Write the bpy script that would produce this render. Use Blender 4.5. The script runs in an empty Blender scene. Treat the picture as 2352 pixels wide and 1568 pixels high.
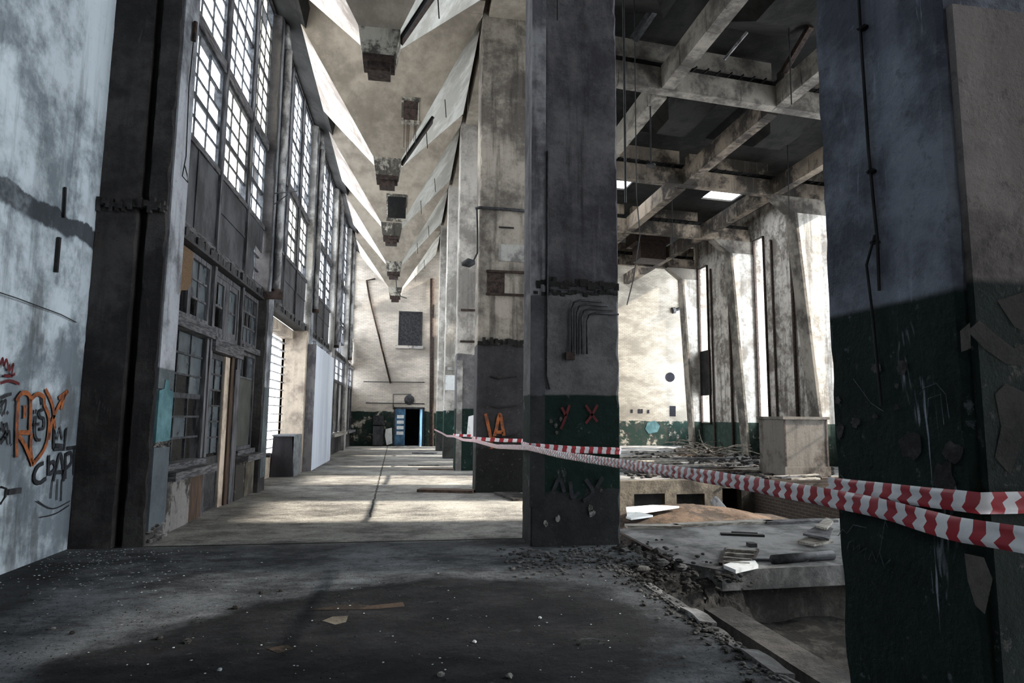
import bpy, math, random
from mathutils import Vector, Matrix, noise as mnoise
random.seed(7)
SC = bpy.context.scene
COL = SC.collection
# ------------------------------------------------------------------ camera
FPX, W, H, EYE = 1478.5, 2352, 1568, 1.65
_up = Vector((114, 12584, -FPX)).normalized()
_fy = Vector((-250, -176, -FPX)); _fy = (_fy - _up * _fy.dot(_up)).normalized()
_rx = _fy.cross(_up)
R3 = Matrix((_rx, _fy, _up))                      # camera axes -> world axes
cam_d = bpy.data.cameras.new('camera'); cam = bpy.data.objects.new('camera', cam_d); COL.objects.link(cam)
cam.matrix_world = Matrix.Translation((0, 0, EYE)) @ R3.to_4x4()
cam_d.sensor_width = 36; cam_d.lens = 36 * FPX / W; cam_d.clip_start = .05; cam_d.clip_end = 300
SC.camera = cam
# ------------------------------------------------------------------ light
SC.view_settings.view_transform = 'Standard'; SC.view_settings.look = 'None'
SC.view_settings.gamma = 1; SC.view_settings.use_curve_mapping = False
SC.view_settings.exposure = 1.05
wd = bpy.data.worlds.new('overcast sky'); SC.world = wd; wd.use_nodes = True
bg = wd.node_tree.nodes['Background']; bg.inputs[0].default_value = (.90, .95, 1, 1); bg.inputs[1].default_value = 6.5
sd = bpy.data.lights.new('sun', 'SUN'); sd.energy = 9; sd.angle = math.radians(1.2); sd.color = (1, .90, .76)
sun = bpy.data.objects.new('sun', sd); COL.objects.link(sun)
sun.location = (-20, 30, 30)
sun.rotation_euler = Vector((.87, -.06, .475)).to_track_quat('Z', 'Y').to_euler()
def portal(name, c, sx, sy, normal):
    d = bpy.data.lights.new(name, 'AREA'); d.shape = 'RECTANGLE'; d.size = sx; d.size_y = sy
    d.cycles.is_portal = True
    o = bpy.data.objects.new(name, d); COL.objects.link(o); o.location = c
    n = Vector(normal)
    z = -n.normalized(); upv = Vector((0, 0, 1)) if abs(z.z) < .9 else Vector((0, 1, 0))
    x = upv.cross(z).normalized(); y = z.cross(x)
    o.rotation_euler = Matrix((x, y, z)).transposed().to_euler()
portal('sky_left_high', (-3.75, 22.5, 8.4), 28, 5.4, (1, 0, 0))
portal('sky_left_alcove', (-5.1, 17.3, 1.9), 4.4, 3.8, (1, 0, 0))
portal('sky_right_slits', (16.7, 29.0, 5.7), 9, 9, (-1, 0, 0))
portal('sky_right_near', (16.6, 7.5, 5.5), 22, 9, (-1, 0, 0))
portal('sky_roof_gap', (8.0, 34.8, 12.0), 9, 3.4, (0, 0, -1))
portal('sky_right_far', (18.4, 36.1, 6.2), 3.3, 9.5, (-1, 0, 0))
portal('sky_roof_hole', (11.2, 24.8, 12.0), 7, 3.5, (0, 0, -1))
try:
    SC.cycles.max_bounces = 8; SC.cycles.diffuse_bounces = 5; SC.cycles.transparent_max_bounces = 12
    SC.cycles.sample_clamp_indirect = 6; SC.cycles.use_denoising = True
    SC.cycles.caustics_reflective = False; SC.cycles.caustics_refractive = False
except Exception: pass
# ------------------------------------------------------------------ helpers
def warp(p):
    x, y, z = p
    if x < -2.6: x += .015 * (y - 9) * min(1, (-2.6 - x) / .3)
    if x > 3: y += .1 * (x - 3)
    return Vector((x, y, z))
def at(px, py, **k):
    """a point of the photograph carried onto a real plane of the building"""
    d = R3 @ Vector((px - W / 2, -(py - H / 2), -FPX)); c = Vector((0, 0, EYE))
    a, v = list(k.items())[0]; i = 'XYZ'.index(a)
    return c + d * ((v - c[i]) / d[i])
def tag(o, label=None, cat=None, group=None, kind=None):
    if label: o['label'] = label
    if cat: o['category'] = cat
    if group: o['group'] = group
    if kind: o['kind'] = kind
    return o
def empty(name, loc, label=None, cat=None, group=None, kind=None):
    o = bpy.data.objects.new(name, None); COL.objects.link(o); o.location = loc; o.empty_display_size = .2
    return tag(o, label, cat, group, kind)
class MB:
    def __init__(s): s.v = []; s.f = []; s.m = []
    def face(s, pts, m=0):
        i = len(s.v); s.v += [Vector(p) for p in pts]; s.f.append(list(range(i, i + len(pts)))); s.m.append(m); return s
    def hexa(s, b, t, m=0):
        i = len(s.v); s.v += [Vector(p) for p in b] + [Vector(p) for p in t]
        n = len(b)
        s.f.append([i + k for k in range(n)][::-1]); s.f.append([i + n + k for k in range(n)])
        for k in range(n): s.f.append([i + k, i + (k + 1) % n, i + n + (k + 1) % n, i + n + k])
        s.m += [m] * (n + 2); return s
    def box(s, x0, x1, y0, y1, z0, z1, m=0):
        q = [(x0, y0), (x1, y0), (x1, y1), (x0, y1)]
        return s.hexa([(x, y, z0) for x, y in q], [(x, y, z1) for x, y in q], m)
    def bar(s, a, b, w, h, m=0, upv=(0, 0, 1)):
        a = Vector(a); b = Vector(b); d = (b - a).normalized(); u = Vector(upv)
        if abs(d.dot(u)) > .97: u = Vector((0, 1, 0))
        x = d.cross(u).normalized() * w / 2; y = x.cross(d).normalized() * h / 2
        return s.hexa([a - x - y, a + x - y, a + x + y, a - x + y], [b - x - y, b + x - y, b + x + y, b - x + y], m)
    def tube(s, pts, r, n=8, m=0):
        pts = [Vector(p) for p in pts]; base = len(s.v); k = len(pts)
        rr = r if isinstance(r, (list, tuple)) else [r] * k
        for i, p in enumerate(pts):
            d = (pts[min(i + 1, k - 1)] - pts[max(i - 1, 0)]).normalized()
            u = Vector((0, 0, 1)) if abs(d.z) < .9 else Vector((0, 1, 0))
            x = d.cross(u).normalized(); y = x.cross(d)
            for j in range(n):
                a = 2 * math.pi * j / n; s.v.append(p + (x * math.cos(a) + y * math.sin(a)) * rr[i])
        for i in range(k - 1):
            for j in range(n):
                s.f.append([base + i * n + j, base + i * n + (j + 1) % n, base + (i + 1) * n + (j + 1) % n, base + (i + 1) * n + j]); s.m.append(m)
        s.f.append([base + j for j in range(n)][::-1]); s.f.append([base + (k - 1) * n + j for j in range(n)]); s.m += [m, m]
        return s
    def build(s, name, mats, parent=None, smooth=False, warped=True, **t):
        me = bpy.data.meshes.new(name)
        vs = [warp(p) if warped else p for p in s.v]
        off = Vector(parent['_w']) if parent is not None and '_w' in parent else Vector((0, 0, 0))
        if parent is None:
            lo = [min(p[i] for p in vs) for i in range(3)]; hi = [max(p[i] for p in vs) for i in range(3)]
            off = Vector(((lo[0] + hi[0]) / 2, (lo[1] + hi[1]) / 2, lo[2]))
        me.from_pydata([tuple(p - off) for p in vs], [], s.f)
        if not isinstance(mats, (list, tuple)): mats = [mats]
        for x in mats: me.materials.append(x)
        me.polygons.foreach_set('material_index', s.m)
        if smooth: me.polygons.foreach_set('use_smooth', [True] * len(s.f))
        me.update()
        o = bpy.data.objects.new(name, me); COL.objects.link(o)
        if parent is not None:
            o.parent = parent
            if '_w' not in parent: pass
            o['_w'] = list(off)
        else:
            o.location = off; o['_w'] = list(off)
        return tag(o, **t)
def root(name, loc, label=None, cat=None, group=None, kind=None):
    o = empty(name, warp(loc), label, cat, group, kind); o['_w'] = list(o.location); return o
def pillar_mb(x0, x1, y0, y1, z0, z1, dz=.12, chip=.05, seed=0, mb=None, m=0, top=None):
    """a cast post whose four arrises are worn back unevenly; top = (x0,x1) at z1 for a tapering post"""
    mb = mb or MB(); n = max(2, int((z1 - z0) / dz)); base = len(mb.v)
    for i in range(n + 1):
        z = z0 + (z1 - z0) * i / n; t = i / n
        a0 = x0 + ((top[0] - x0) * t if top else 0); a1 = x1 + ((top[1] - x1) * t if top else 0)
        for c, (cx, cy, sx, sy) in enumerate([(a0, y0, 1, 1), (a1, y0, -1, 1), (a1, y1, -1, -1), (a0, y1, 1, -1)]):
            q = mnoise.noise(Vector((seed * 7.1 + c * 13.3, z * 1.3, z * 5.1)))
            e = .012 + chip * max(0, q) + chip * .5 * max(0, mnoise.noise(Vector((c * 3.1 + seed, z * 9, 4.2))))
            p, r = (cx, cy + sy * e), (cx + sx * e, cy)
            if c in (0, 2): pr = (p, r)
            else: pr = (r, p)
            for u in pr: mb.v.append(Vector((u[0], u[1], z)))
    for i in range(n):
        for j in range(8):
            mb.f.append([base + i * 8 + j, base + i * 8 + (j + 1) % 8, base + (i + 1) * 8 + (j + 1) % 8, base + (i + 1) * 8 + j]); mb.m.append(m)
    mb.f.append([base + j for j in range(8)][::-1]); mb.f.append([base + n * 8 + j for j in range(8)]); mb.m += [m, m]
    return mb
def lump(mb, c, r, m=0, sq=.6):
    """a small broken stone"""
    i = len(mb.v); n = 6; c = Vector(c)
    for k, (z, q) in enumerate(((-.5, .7), (.1, 1), (.6, .55))):
        for j in range(n):
            a = 2 * math.pi * (j + .5 * k) / n; rr = r * q * random.uniform(.7, 1.2)
            mb.v.append(c + Vector((math.cos(a) * rr, math.sin(a) * rr, z * r * sq)))
    mb.f.append([i + j for j in range(n)][::-1]); mb.m.append(m)
    for k in range(2):
        for j in range(n): mb.f.append([i + k * n + j, i + k * n + (j + 1) % n, i + (k + 1) * n + (j + 1) % n, i + (k + 1) * n + j]); mb.m.append(m)
    mb.f.append([i + 2 * n + j for j in range(n)]); mb.m.append(m)
# ------------------------------------------------------------------ materials
class NT:
    def __init__(s, name):
        s.mat = bpy.data.materials.new(name); s.mat.use_nodes = True; s.t = s.mat.node_tree
        s.b = s.t.nodes['Principled BSDF']; s.b.inputs['Roughness'].default_value = .9
        s.b.inputs['Specular IOR Level'].default_value = .25
        s.pos = s.t.nodes.new('ShaderNodeNewGeometry').outputs['Position']
    def new(s, k): return s.t.nodes.new(k)
    def put(s, sock, v):
        if isinstance(v, bpy.types.NodeSocket): s.t.links.new(v, sock)
        elif isinstance(v, (tuple, list)): sock.default_value = tuple(v) + ((1,) if len(sock.default_value) == 4 and len(v) == 3 else ())
        else: sock.default_value = v
    def noise(s, sc=1, st=(1, 1, 1), det=6, rough=.6, off=0, dist=0):
        mp = s.new('ShaderNodeMapping'); s.put(mp.inputs[0], s.pos); mp.inputs['Scale'].default_value = [sc * q for q in st]; mp.inputs['Location'].default_value = (off, off * .7, off * 1.3)
        n = s.new('ShaderNodeTexNoise'); s.put(n.inputs['Vector'], mp.outputs[0]); n.inputs['Scale'].default_value = 1
        n.inputs['Detail'].default_value = det; n.inputs['Roughness'].default_value = rough; n.inputs['Distortion'].default_value = dist
        return n.outputs['Fac']
    def math(s, op, a, b=0, c=0, clamp=False):
        n = s.new('ShaderNodeMath'); n.operation = op; n.use_clamp = clamp
        for i, v in enumerate((a, b, c)): s.put(n.inputs[i], v)
        return n.outputs[0]
    def step(s, v, lo, hi, to=(0, 1)):
        n = s.new('ShaderNodeMapRange'); n.interpolation_type = 'SMOOTHSTEP'
        for i, q in enumerate((v, lo, hi, to[0], to[1])): s.put(n.inputs[i], q)
        return n.outputs[0]
    def mix(s, f, a, b, mode='MIX'):
        n = s.new('ShaderNodeMix'); n.data_type = 'RGBA'; n.blend_type = mode
        s.put(n.inputs[0], f); s.put(n.inputs[6], a); s.put(n.inputs[7], b); return n.outputs[2]
    def xyz(s):
        n = s.new('ShaderNodeSeparateXYZ'); s.put(n.inputs[0], s.pos); return n.outputs
    def bump(s, h, st=.3, dist=.02):
        n = s.new('ShaderNodeBump'); n.inputs['Strength'].default_value = st; n.inputs['Distance'].default_value = dist
        s.put(n.inputs['Height'], h); s.put(s.b.inputs['Normal'], n.outputs[0])
    def color(s, c): s.put(s.b.inputs['Base Color'], c)
def concrete(name, lt, dk, off=0, streak=.5, contrast=1.0, zones=(), bump=.5, sc=1.0, soot=0.0, speck=.35, band=None, scratch=0):
    n = NT(name); z = n.xyz()['Z']
    big = n.noise(.45 * sc, off=off, det=8, rough=.62, dist=.4); mid = n.noise(2.3 * sc, off=off + 3, det=8, rough=.7); fine = n.noise(14 * sc, off=off, det=6, rough=.75)
    w = .085 / contrast
    f = n.step(n.math('ADD', n.math('MULTIPLY', big, .6), n.math('MULTIPLY', mid, .4)), .5 - w, .5 + w)
    c = n.mix(f, dk, lt)
    if streak:
        st = n.noise(3.2, (1, 1, .07), off=off + 9, det=7, rough=.7)
        c = n.mix(n.math('MULTIPLY', n.step(st, .5, .68), streak), c, tuple(q * .35 for q in dk))
        c = n.mix(n.math('MULTIPLY', n.step(st, .44, .3), streak * .5), c, tuple(min(1, q * 1.25) for q in lt))
    for zn in zones:                                # (top height, colour, wear 0..1, soft)
        zt, col, wear, soft = zn
        wob = n.math('MULTIPLY', n.math('SUBTRACT', n.noise(1.4, off=off + 20), .5), soft)
        m = n.step(n.math('ADD', z, wob), zt + .015, zt - .015)
        if wear: m = n.math('MULTIPLY', m, n.step(n.noise(2.6, (1, 1, .7), off=off + 31 + zt, det=10, rough=.72), .22 + wear * .3, .30 + wear * .3))
        c = n.mix(m, c, n.mix(n.step(mid, .35, .65), tuple(q * .55 for q in col), col))
    if scratch:
        a_ = n.noise(9, (.5, 1, .10), off=off + 61, det=4, rough=.8, dist=.6); b_ = n.noise(2.2, off=off + 63, det=3)
        c = n.mix(n.math('MULTIPLY', n.math('MULTIPLY', n.step(a_, .60, .66), n.step(b_, .42, .6)), scratch), c, tuple(min(1, q * 2.2) for q in lt))
    if band:
        zz = n.math('ADD', z, n.math('MULTIPLY', n.math('SUBTRACT', n.noise(1.7, off=off + 40, det=9), .5), .35))
        bm = n.math('MULTIPLY', n.step(zz, band[0], band[0] + .05), n.step(zz, band[1] + .03, band[1])); c = n.mix(n.math('MULTIPLY', bm, n.step(n.noise(1.1, off=off + 44), .35, .5, (.35, .95))), c, band[2])
        c = n.mix(n.math('MULTIPLY', n.step(n.noise(1.5, (1, 1.6, .35), off=off + 47, det=3), .55, .60), n.math('MULTIPLY', n.step(z, band[0], band[0] - .1), .45)), c, (.07, .07, .065))
    if soot: c = n.mix(n.math('MULTIPLY', n.step(n.noise(.8, off=off + 50, det=7), .42, .62), soot), c, (.012, .012, .013))
    c = n.mix(n.math('MULTIPLY', n.step(fine, .56, .66), speck), c, (.02, .019, .018))
    c = n.mix(n.math('MULTIPLY', n.step(fine, .40, .31), speck * .5), c, tuple(min(1, q * 1.5 + .02) for q in lt))
    n.color(c); n.bump(n.math('ADD', n.math('MULTIPLY', mid, 1.6), n.math('MULTIPLY', fine, .7)), bump, .03)
    return n.mat
def plain(name, a, b=None, sc=6, st=(1, 1, 1), rough=.8, metal=0, bump=.2, lo=.4, hi=.6, off=0, spec=.3):
    n = NT(name); f = n.noise(sc, st, off=off, det=8, rough=.7); b = b or tuple(q * .45 for q in a)
    n.color(n.mix(n.step(f, lo, hi), b, a)); n.b.inputs['Roughness'].default_value = rough; n.b.inputs['Metallic'].default_value = metal
    n.b.inputs['Specular IOR Level'].default_value = spec
    n.bump(f, bump, .01); return n.mat
def brick(name, a, b, mortar, sc=1.0, plane='xz', zone=None, bump=.5, off=0, dirt=.6, big=(.75, .72, .66)):
    n = NT(name); q = n.xyz(); cb = n.new('ShaderNodeCombineXYZ')
    n.put(cb.inputs[0], q['X' if plane == 'xz' else 'Y']); n.put(cb.inputs[1], q['Z'])
    t = n.new('ShaderNodeTexBrick'); n.put(t.inputs['Vector'], cb.outputs[0])
    t.inputs['Scale'].default_value = 1; t.inputs['Brick Width'].default_value = .26; t.inputs['Row Height'].default_value = .085
    t.inputs['Mortar Size'].default_value = .008
    n.put(t.inputs['Color1'], a); n.put(t.inputs['Color2'], b); n.put(t.inputs['Mortar'], mortar)
    m = n.noise(.35, (1, 1, 2.2), off=off, det=8, rough=.65); mm = n.noise(2.2, (1, 1, 4), off=off + 5, det=8, rough=.7)
    c = n.mix(n.math('MULTIPLY', n.step(m, .42, .62), dirt), t.outputs['Color'], tuple(v * .4 for v in b))
    c = n.mix(n.math('MULTIPLY', n.step(mm, .53, .66), .55), c, tuple(v * .45 for v in a))
    if zone:
        w = n.math('MULTIPLY', n.math('SUBTRACT', n.noise(2, off=off), .5), .25)
        k = n.step(n.math('ADD', q['Z'], w), zone[0] + .02, zone[0] - .02)
        k = n.math('MULTIPLY', k, n.step(n.noise(1.7, off=off + 8, det=9, rough=.7), .36, .46))
        c = n.mix(k, c, zone[1])
        c = n.mix(n.math('MULTIPLY', n.step(n.math('ADD', q['Z'], w), zone[0], zone[0] - .05), n.step(n.noise(3.1, off=off + 18, det=9), .5, .6)), c, (.03, .035, .03))
    n.color(c); n.bump(n.math('ADD', t.outputs['Fac'], n.math('MULTIPLY', mm, -1.5)), bump, .01); return n.mat
GREEN = (.006, .022, .017); GREEN2 = (.016, .045, .036)
M = {}
M['wall_l'] = concrete('cool-lit pale plaster', (.54, .61, .66), (.17, .20, .225), 1, .5, 1.2, bump=.25, speck=.12, band=(3.72, 3.97, (.035, .042, .05)), sc=.9)  # cool tint of the daylight put into the plaster's blue
M['pier'] = concrete('dark concrete pier', (.075, .07, .069), (.024, .022, .024), 4, .5, 1.0, bump=.8, scratch=.25)  # shade of the camera-facing pier fronts put into the dark colour
M['pier_side'] = concrete('worn lit pier side', (.33, .345, .375), (.075, .08, .09), 6, .7, 1.0, zones=((2.25, (.10, .12, .13), .0, .05),), bump=.5)  # brighter pier side: light from the right put into a paler colour
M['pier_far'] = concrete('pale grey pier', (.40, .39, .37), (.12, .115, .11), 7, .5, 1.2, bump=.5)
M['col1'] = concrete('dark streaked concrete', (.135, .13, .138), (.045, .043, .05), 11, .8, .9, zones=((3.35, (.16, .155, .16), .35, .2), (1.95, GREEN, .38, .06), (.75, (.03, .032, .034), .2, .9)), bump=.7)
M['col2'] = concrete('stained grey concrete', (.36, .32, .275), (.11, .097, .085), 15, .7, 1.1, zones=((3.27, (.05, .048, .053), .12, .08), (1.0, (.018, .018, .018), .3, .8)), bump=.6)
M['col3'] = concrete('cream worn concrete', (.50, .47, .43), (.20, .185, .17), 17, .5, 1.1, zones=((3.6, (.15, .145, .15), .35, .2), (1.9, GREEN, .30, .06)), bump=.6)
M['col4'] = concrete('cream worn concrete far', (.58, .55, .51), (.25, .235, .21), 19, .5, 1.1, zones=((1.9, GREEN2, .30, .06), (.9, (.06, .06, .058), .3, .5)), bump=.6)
M['rp'] = concrete('blue grey scraped paint', (.23, .25, .30), (.07, .074, .098), 23, .55, 1.3, zones=((2.05, (.008, .020, .018), .12, .03),), bump=.55, scratch=.5)
M['rp2'] = concrete('brown grey plaster', (.21, .185, .178), (.07, .06, .06), 27, .25, 1.3, zones=((2.07, (.010, .018, .016), .35, .02),), bump=.5)
M['loss'] = concrete('bare plaster under paint', (.13, .12, .125), (.035, .033, .035), 29, 0, 1.2, bump=.8, sc=4)
M['loss2'] = concrete('bare dark plaster', (.04, .036, .036), (.012, .011, .011), 37, 0, 1.0, bump=.8, sc=5)
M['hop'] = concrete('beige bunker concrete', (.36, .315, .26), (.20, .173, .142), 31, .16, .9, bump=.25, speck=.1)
M['hop_left'] = concrete('dirty window-lit flank concrete', (.50, .45, .40), (.22, .185, .16), 34, .3, 1.0, bump=.35, speck=.15)  # left flank paler than the front: window light in the colour, plus dirt
M['hop_side'] = concrete('light-paled flank concrete', (.66, .665, .62), (.42, .41, .37), 33, .12, 1.1, bump=.25, speck=.1)  # right flank paler than the front: its light is in the colour
M['outlet'] = concrete('mottled outlet concrete', (.45, .42, .36), (.07, .065, .055), 35, .8, 2, bump=.9, sc=3)
M['beam'] = concrete('grey beam concrete', (.24, .22, .19), (.07, .063, .057), 41, .2, 1.2, bump=.6)
M['beam_dirty'] = concrete('sooty beam concrete', (.25, .205, .16), (.04, .033, .027), 43, .5, 1.5, bump=.8, soot=.5)
M['mid_rubble'] = concrete('grey crushed concrete', (.20, .195, .19), (.05, .048, .046), 91, 0, 1.4, bump=1, sc=4)
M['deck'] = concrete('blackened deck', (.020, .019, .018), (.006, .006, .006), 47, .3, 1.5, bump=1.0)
M['hallcol'] = concrete('mildewed slit-lit pier', (.72, .70, .66), (.34, .31, .27), 53, .6, .9, bump=.4, sc=2.2, zones=((1.5, (.05, .08, .065), .35, .1),))  # pale colour raised to carry the slit-window light on the pier fronts
M['hallwall'] = concrete('spotted limewashed wall', (.50, .47, .43), (.14, .125, .11), 57, .7, 1.0, bump=.7, sc=2.0, zones=((1.5, (.03, .055, .045), .3, .1),), speck=.7)
M['endwall'] = brick('limewashed brick', (.72, .65, .57), (.60, .54, .47), (.44, .40, .35), zone=(1.9, (.010, .024, .02)), off=3, dirt=.7)
M['endwall2'] = brick('limewashed brick hall', (.50, .46, .39), (.40, .365, .31), (.24, .215, .18), zone=(1.5, (.010, .028, .022)), off=9, dirt=.75)
M['pitbrick'] = brick('dirty pit brick', (.06, .04, .03), (.045, .035, .03), (.09, .085, .075), off=13, plane='yz')
M['pitcon'] = concrete('grimy pit concrete', (.14, .13, .12), (.04, .038, .036), 61, .5, 1.4, bump=.9, soot=.3)
M['tan'] = concrete('tan pit concrete', (.22, .195, .155), (.07, .06, .05), 63, .6, 1.3, bump=.7, soot=.3)
M['slab'] = concrete('dusty slab', (.27, .27, .27), (.085, .085, .085), 67, 0, 1.3, bump=.6)
M['rubble'] = concrete('earthy rubble', (.075, .07, .066), (.016, .015, .0145), 71, 0, 1.8, bump=1.2, sc=2.5, speck=.6)
M['earth'] = concrete('brown earth', (.13, .09, .065), (.04, .03, .024), 73, 0, 1.6, bump=1.2, sc=2.5)
M['cream'] = concrete('cream alcove plaster', (.60, .51, .41), (.27, .22, .18), 77, .3, 1.1, bump=.3)
M['timber'] = plain('weathered grey timber', (.14, .14, .147), (.035, .035, .04), 5, (1, .6, 6), .85, off=2, bump=.5)
M['timber_v'] = plain('weathered timber post', (.14, .14, .15), (.035, .035, .04), 12, (1, 1, .12), .85, off=4, bump=.5)
M['timber_lt'] = plain('pale split board', (.42, .40, .36), (.13, .115, .10), 9, (.3, 2, 2), .85, off=5, bump=.4)
M['timber_br'] = plain('raw brown timber', (.09, .055, .036), (.035, .024, .018), 14, (1, 1, .15), .8, off=6, bump=.5)
M['board_br'] = plain('wet brown board', (.13, .085, .065), (.06, .04, .03), 8, (.3, 3, 1), .7, off=8)
M['iron'] = plain('dark painted iron', (.045, .047, .053), (.014, .014, .016), 9, rough=.6, off=3, bump=.3)
M['frame'] = plain('sooty steel glazing bar', (.06, .066, .075), (.02, .022, .026), 8, rough=.7, off=5)
M['rust'] = plain('rusted steel', (.055, .036, .029), (.016, .012, .011), 11, rough=.85, off=7, bump=.6)
M['sheet'] = plain('blackened metal sheet', (.075, .078, .088), (.028, .029, .034), 2.2, (1, 1, .6), rough=.65, off=9, bump=.3)
M['pipe_lt'] = plain('peeling pale pipe', (.42, .42, .42), (.10, .10, .105), 4, (1, 1, .5), rough=.6, off=1)
M['felt'] = plain('brown fibre board', (.20, .13, .075), (.10, .065, .04), 60, rough=.95, off=1, bump=.8)
M['blue'] = plain('blue door paint', (.07, .17, .28), (.03, .075, .13), 3, (1, 1, .4), rough=.6, off=1)
M['turq'] = concrete('turquoise paint', (.12, .235, .26), (.05, .12, .135), 81, .4, 1.2, bump=.3)
M['greypaint'] = concrete('blue grey dado paint', (.095, .115, .13), (.055, .066, .078), 83, .1, 1, bump=.2)
M['plaster'] = concrete('broken plaster', (.40, .385, .37), (.08, .075, .07), 85, .2, 2, bump=1.2, sc=3)
M['void'] = plain('dark doorway', (.012, .012, .02), (.006, .006, .01), 3, rough=.9)
M['paper'] = plain('white paint patch', (.74, .76, .76), (.45, .47, .48), 7, rough=.8, lo=.3, hi=.5)
M['panelw'] = plain('white plastic sheeting', (.80, .86, .95), (.58, .66, .78), 1.3, (1, 1.5, .15), rough=.45, off=2, lo=.3, hi=.7)
M['panelg'] = plain('grey metal edge sheet', (.24, .235, .25), (.10, .10, .115), 3, (1, 1, .5), rough=.6, off=3)
M['crate'] = plain('black plastic wrap', (.03, .028, .034), (.012, .011, .014), 4, (1, 1, .4), rough=.35, spec=.5, off=1)
M['crate_s'] = plain('grey crate side', (.20, .22, .235), (.10, .11, .12), 4, rough=.6)
M['cab'] = concrete('rusty grey steel box', (.13, .118, .105), (.045, .036, .03), 87, .5, 1.4, bump=.3)
M['red'] = plain('red tape print', (.40, .03, .045), (.34, .025, .04), 5, rough=.35, spec=.5)
M['white'] = plain('white tape', (.84, .84, .86), (.70, .70, .74), 5, rough=.35, spec=.5)
M['orange'] = plain('orange spray paint', (.38, .115, .035), (.15, .055, .03), 9, rough=.7, bump=0)
M['black'] = plain('black spray paint', (.012, .014, .018), (.03, .033, .04), 9, rough=.7, bump=0)
M['darkred'] = plain('dark red spray paint', (.12, .012, .016), (.07, .01, .012), 9, rough=.7, bump=0)
M['chalk'] = plain('pale chalk', (.12, .15, .17), (.06, .075, .085), 30, rough=.9, bump=0)
M['cable'] = plain('black cable', (.02, .02, .022), (.008, .008, .009), 5, rough=.6)
M['bark'] = plain('grey bark', (.30, .27, .23), (.09, .08, .07), 12, rough=.9)
M['chip'] = plain('pale plaster chips', (.66, .70, .72), (.32, .35, .37), 9, rough=.8)
def mat_alpha(name, col, tr, transl=.5, rough=.3, nsc=3):
    m = bpy.data.materials.new(name); m.use_nodes = True; t = m.node_tree; t.nodes.clear()
    o = t.nodes.new('ShaderNodeOutputMaterial'); a = t.nodes.new('ShaderNodeBsdfTransparent'); b = t.nodes.new('ShaderNodeBsdfTranslucent')
    g = t.nodes.new('ShaderNodeBsdfPrincipled'); g.inputs['Roughness'].default_value = rough
    g.inputs['Base Color'].default_value = tuple(q * .6 for q in col) + (1,)
    a.inputs[0].default_value = tuple(.3 + .7 * q for q in col) + (1,); b.inputs[0].default_value = col + (1,)
    x = t.nodes.new('ShaderNodeMixShader'); y = t.nodes.new('ShaderNodeMixShader')
    nz = t.nodes.new('ShaderNodeTexNoise'); ge = t.nodes.new('ShaderNodeNewGeometry'); nz.inputs['Scale'].default_value = nsc; nz.inputs['Detail'].default_value = 5
    mr = t.nodes.new('ShaderNodeMapRange'); t.links.new(ge.outputs['Position'], nz.inputs['Vector']); t.links.new(nz.outputs['Fac'], mr.inputs[0])
    mr.inputs[1].default_value = .3; mr.inputs[2].default_value = .7; mr.inputs[3].default_value = max(0, tr - .15); mr.inputs[4].default_value = min(1, tr + .15)
    x.inputs[0].default_value = transl; t.links.new(g.outputs[0], x.inputs[1]); t.links.new(b.outputs[0], x.inputs[2])
    t.links.new(mr.outputs[0], y.inputs[0]); t.links.new(x.outputs[0], y.inputs[1]); t.links.new(a.outputs[0], y.inputs[2]); t.links.new(y.outputs[0], o.inputs[0])
    return m
M['glass'] = mat_alpha('dusty window glass', (.95, .96, .97), .5, .85)
M['frost'] = mat_alpha('frosted window glass', (.9, .95, 1), .2, .95)
M['glass_d'] = mat_alpha('grimy window glass', (.35, .42, .47), .45, .3, .15)
M['glass_tan'] = mat_alpha('yellowed window glass', (.75, .70, .58), .25, .7)
M['cloud'] = mat_alpha('clouded plastic', (.20, .21, .19), .15, .3, .5)
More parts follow.
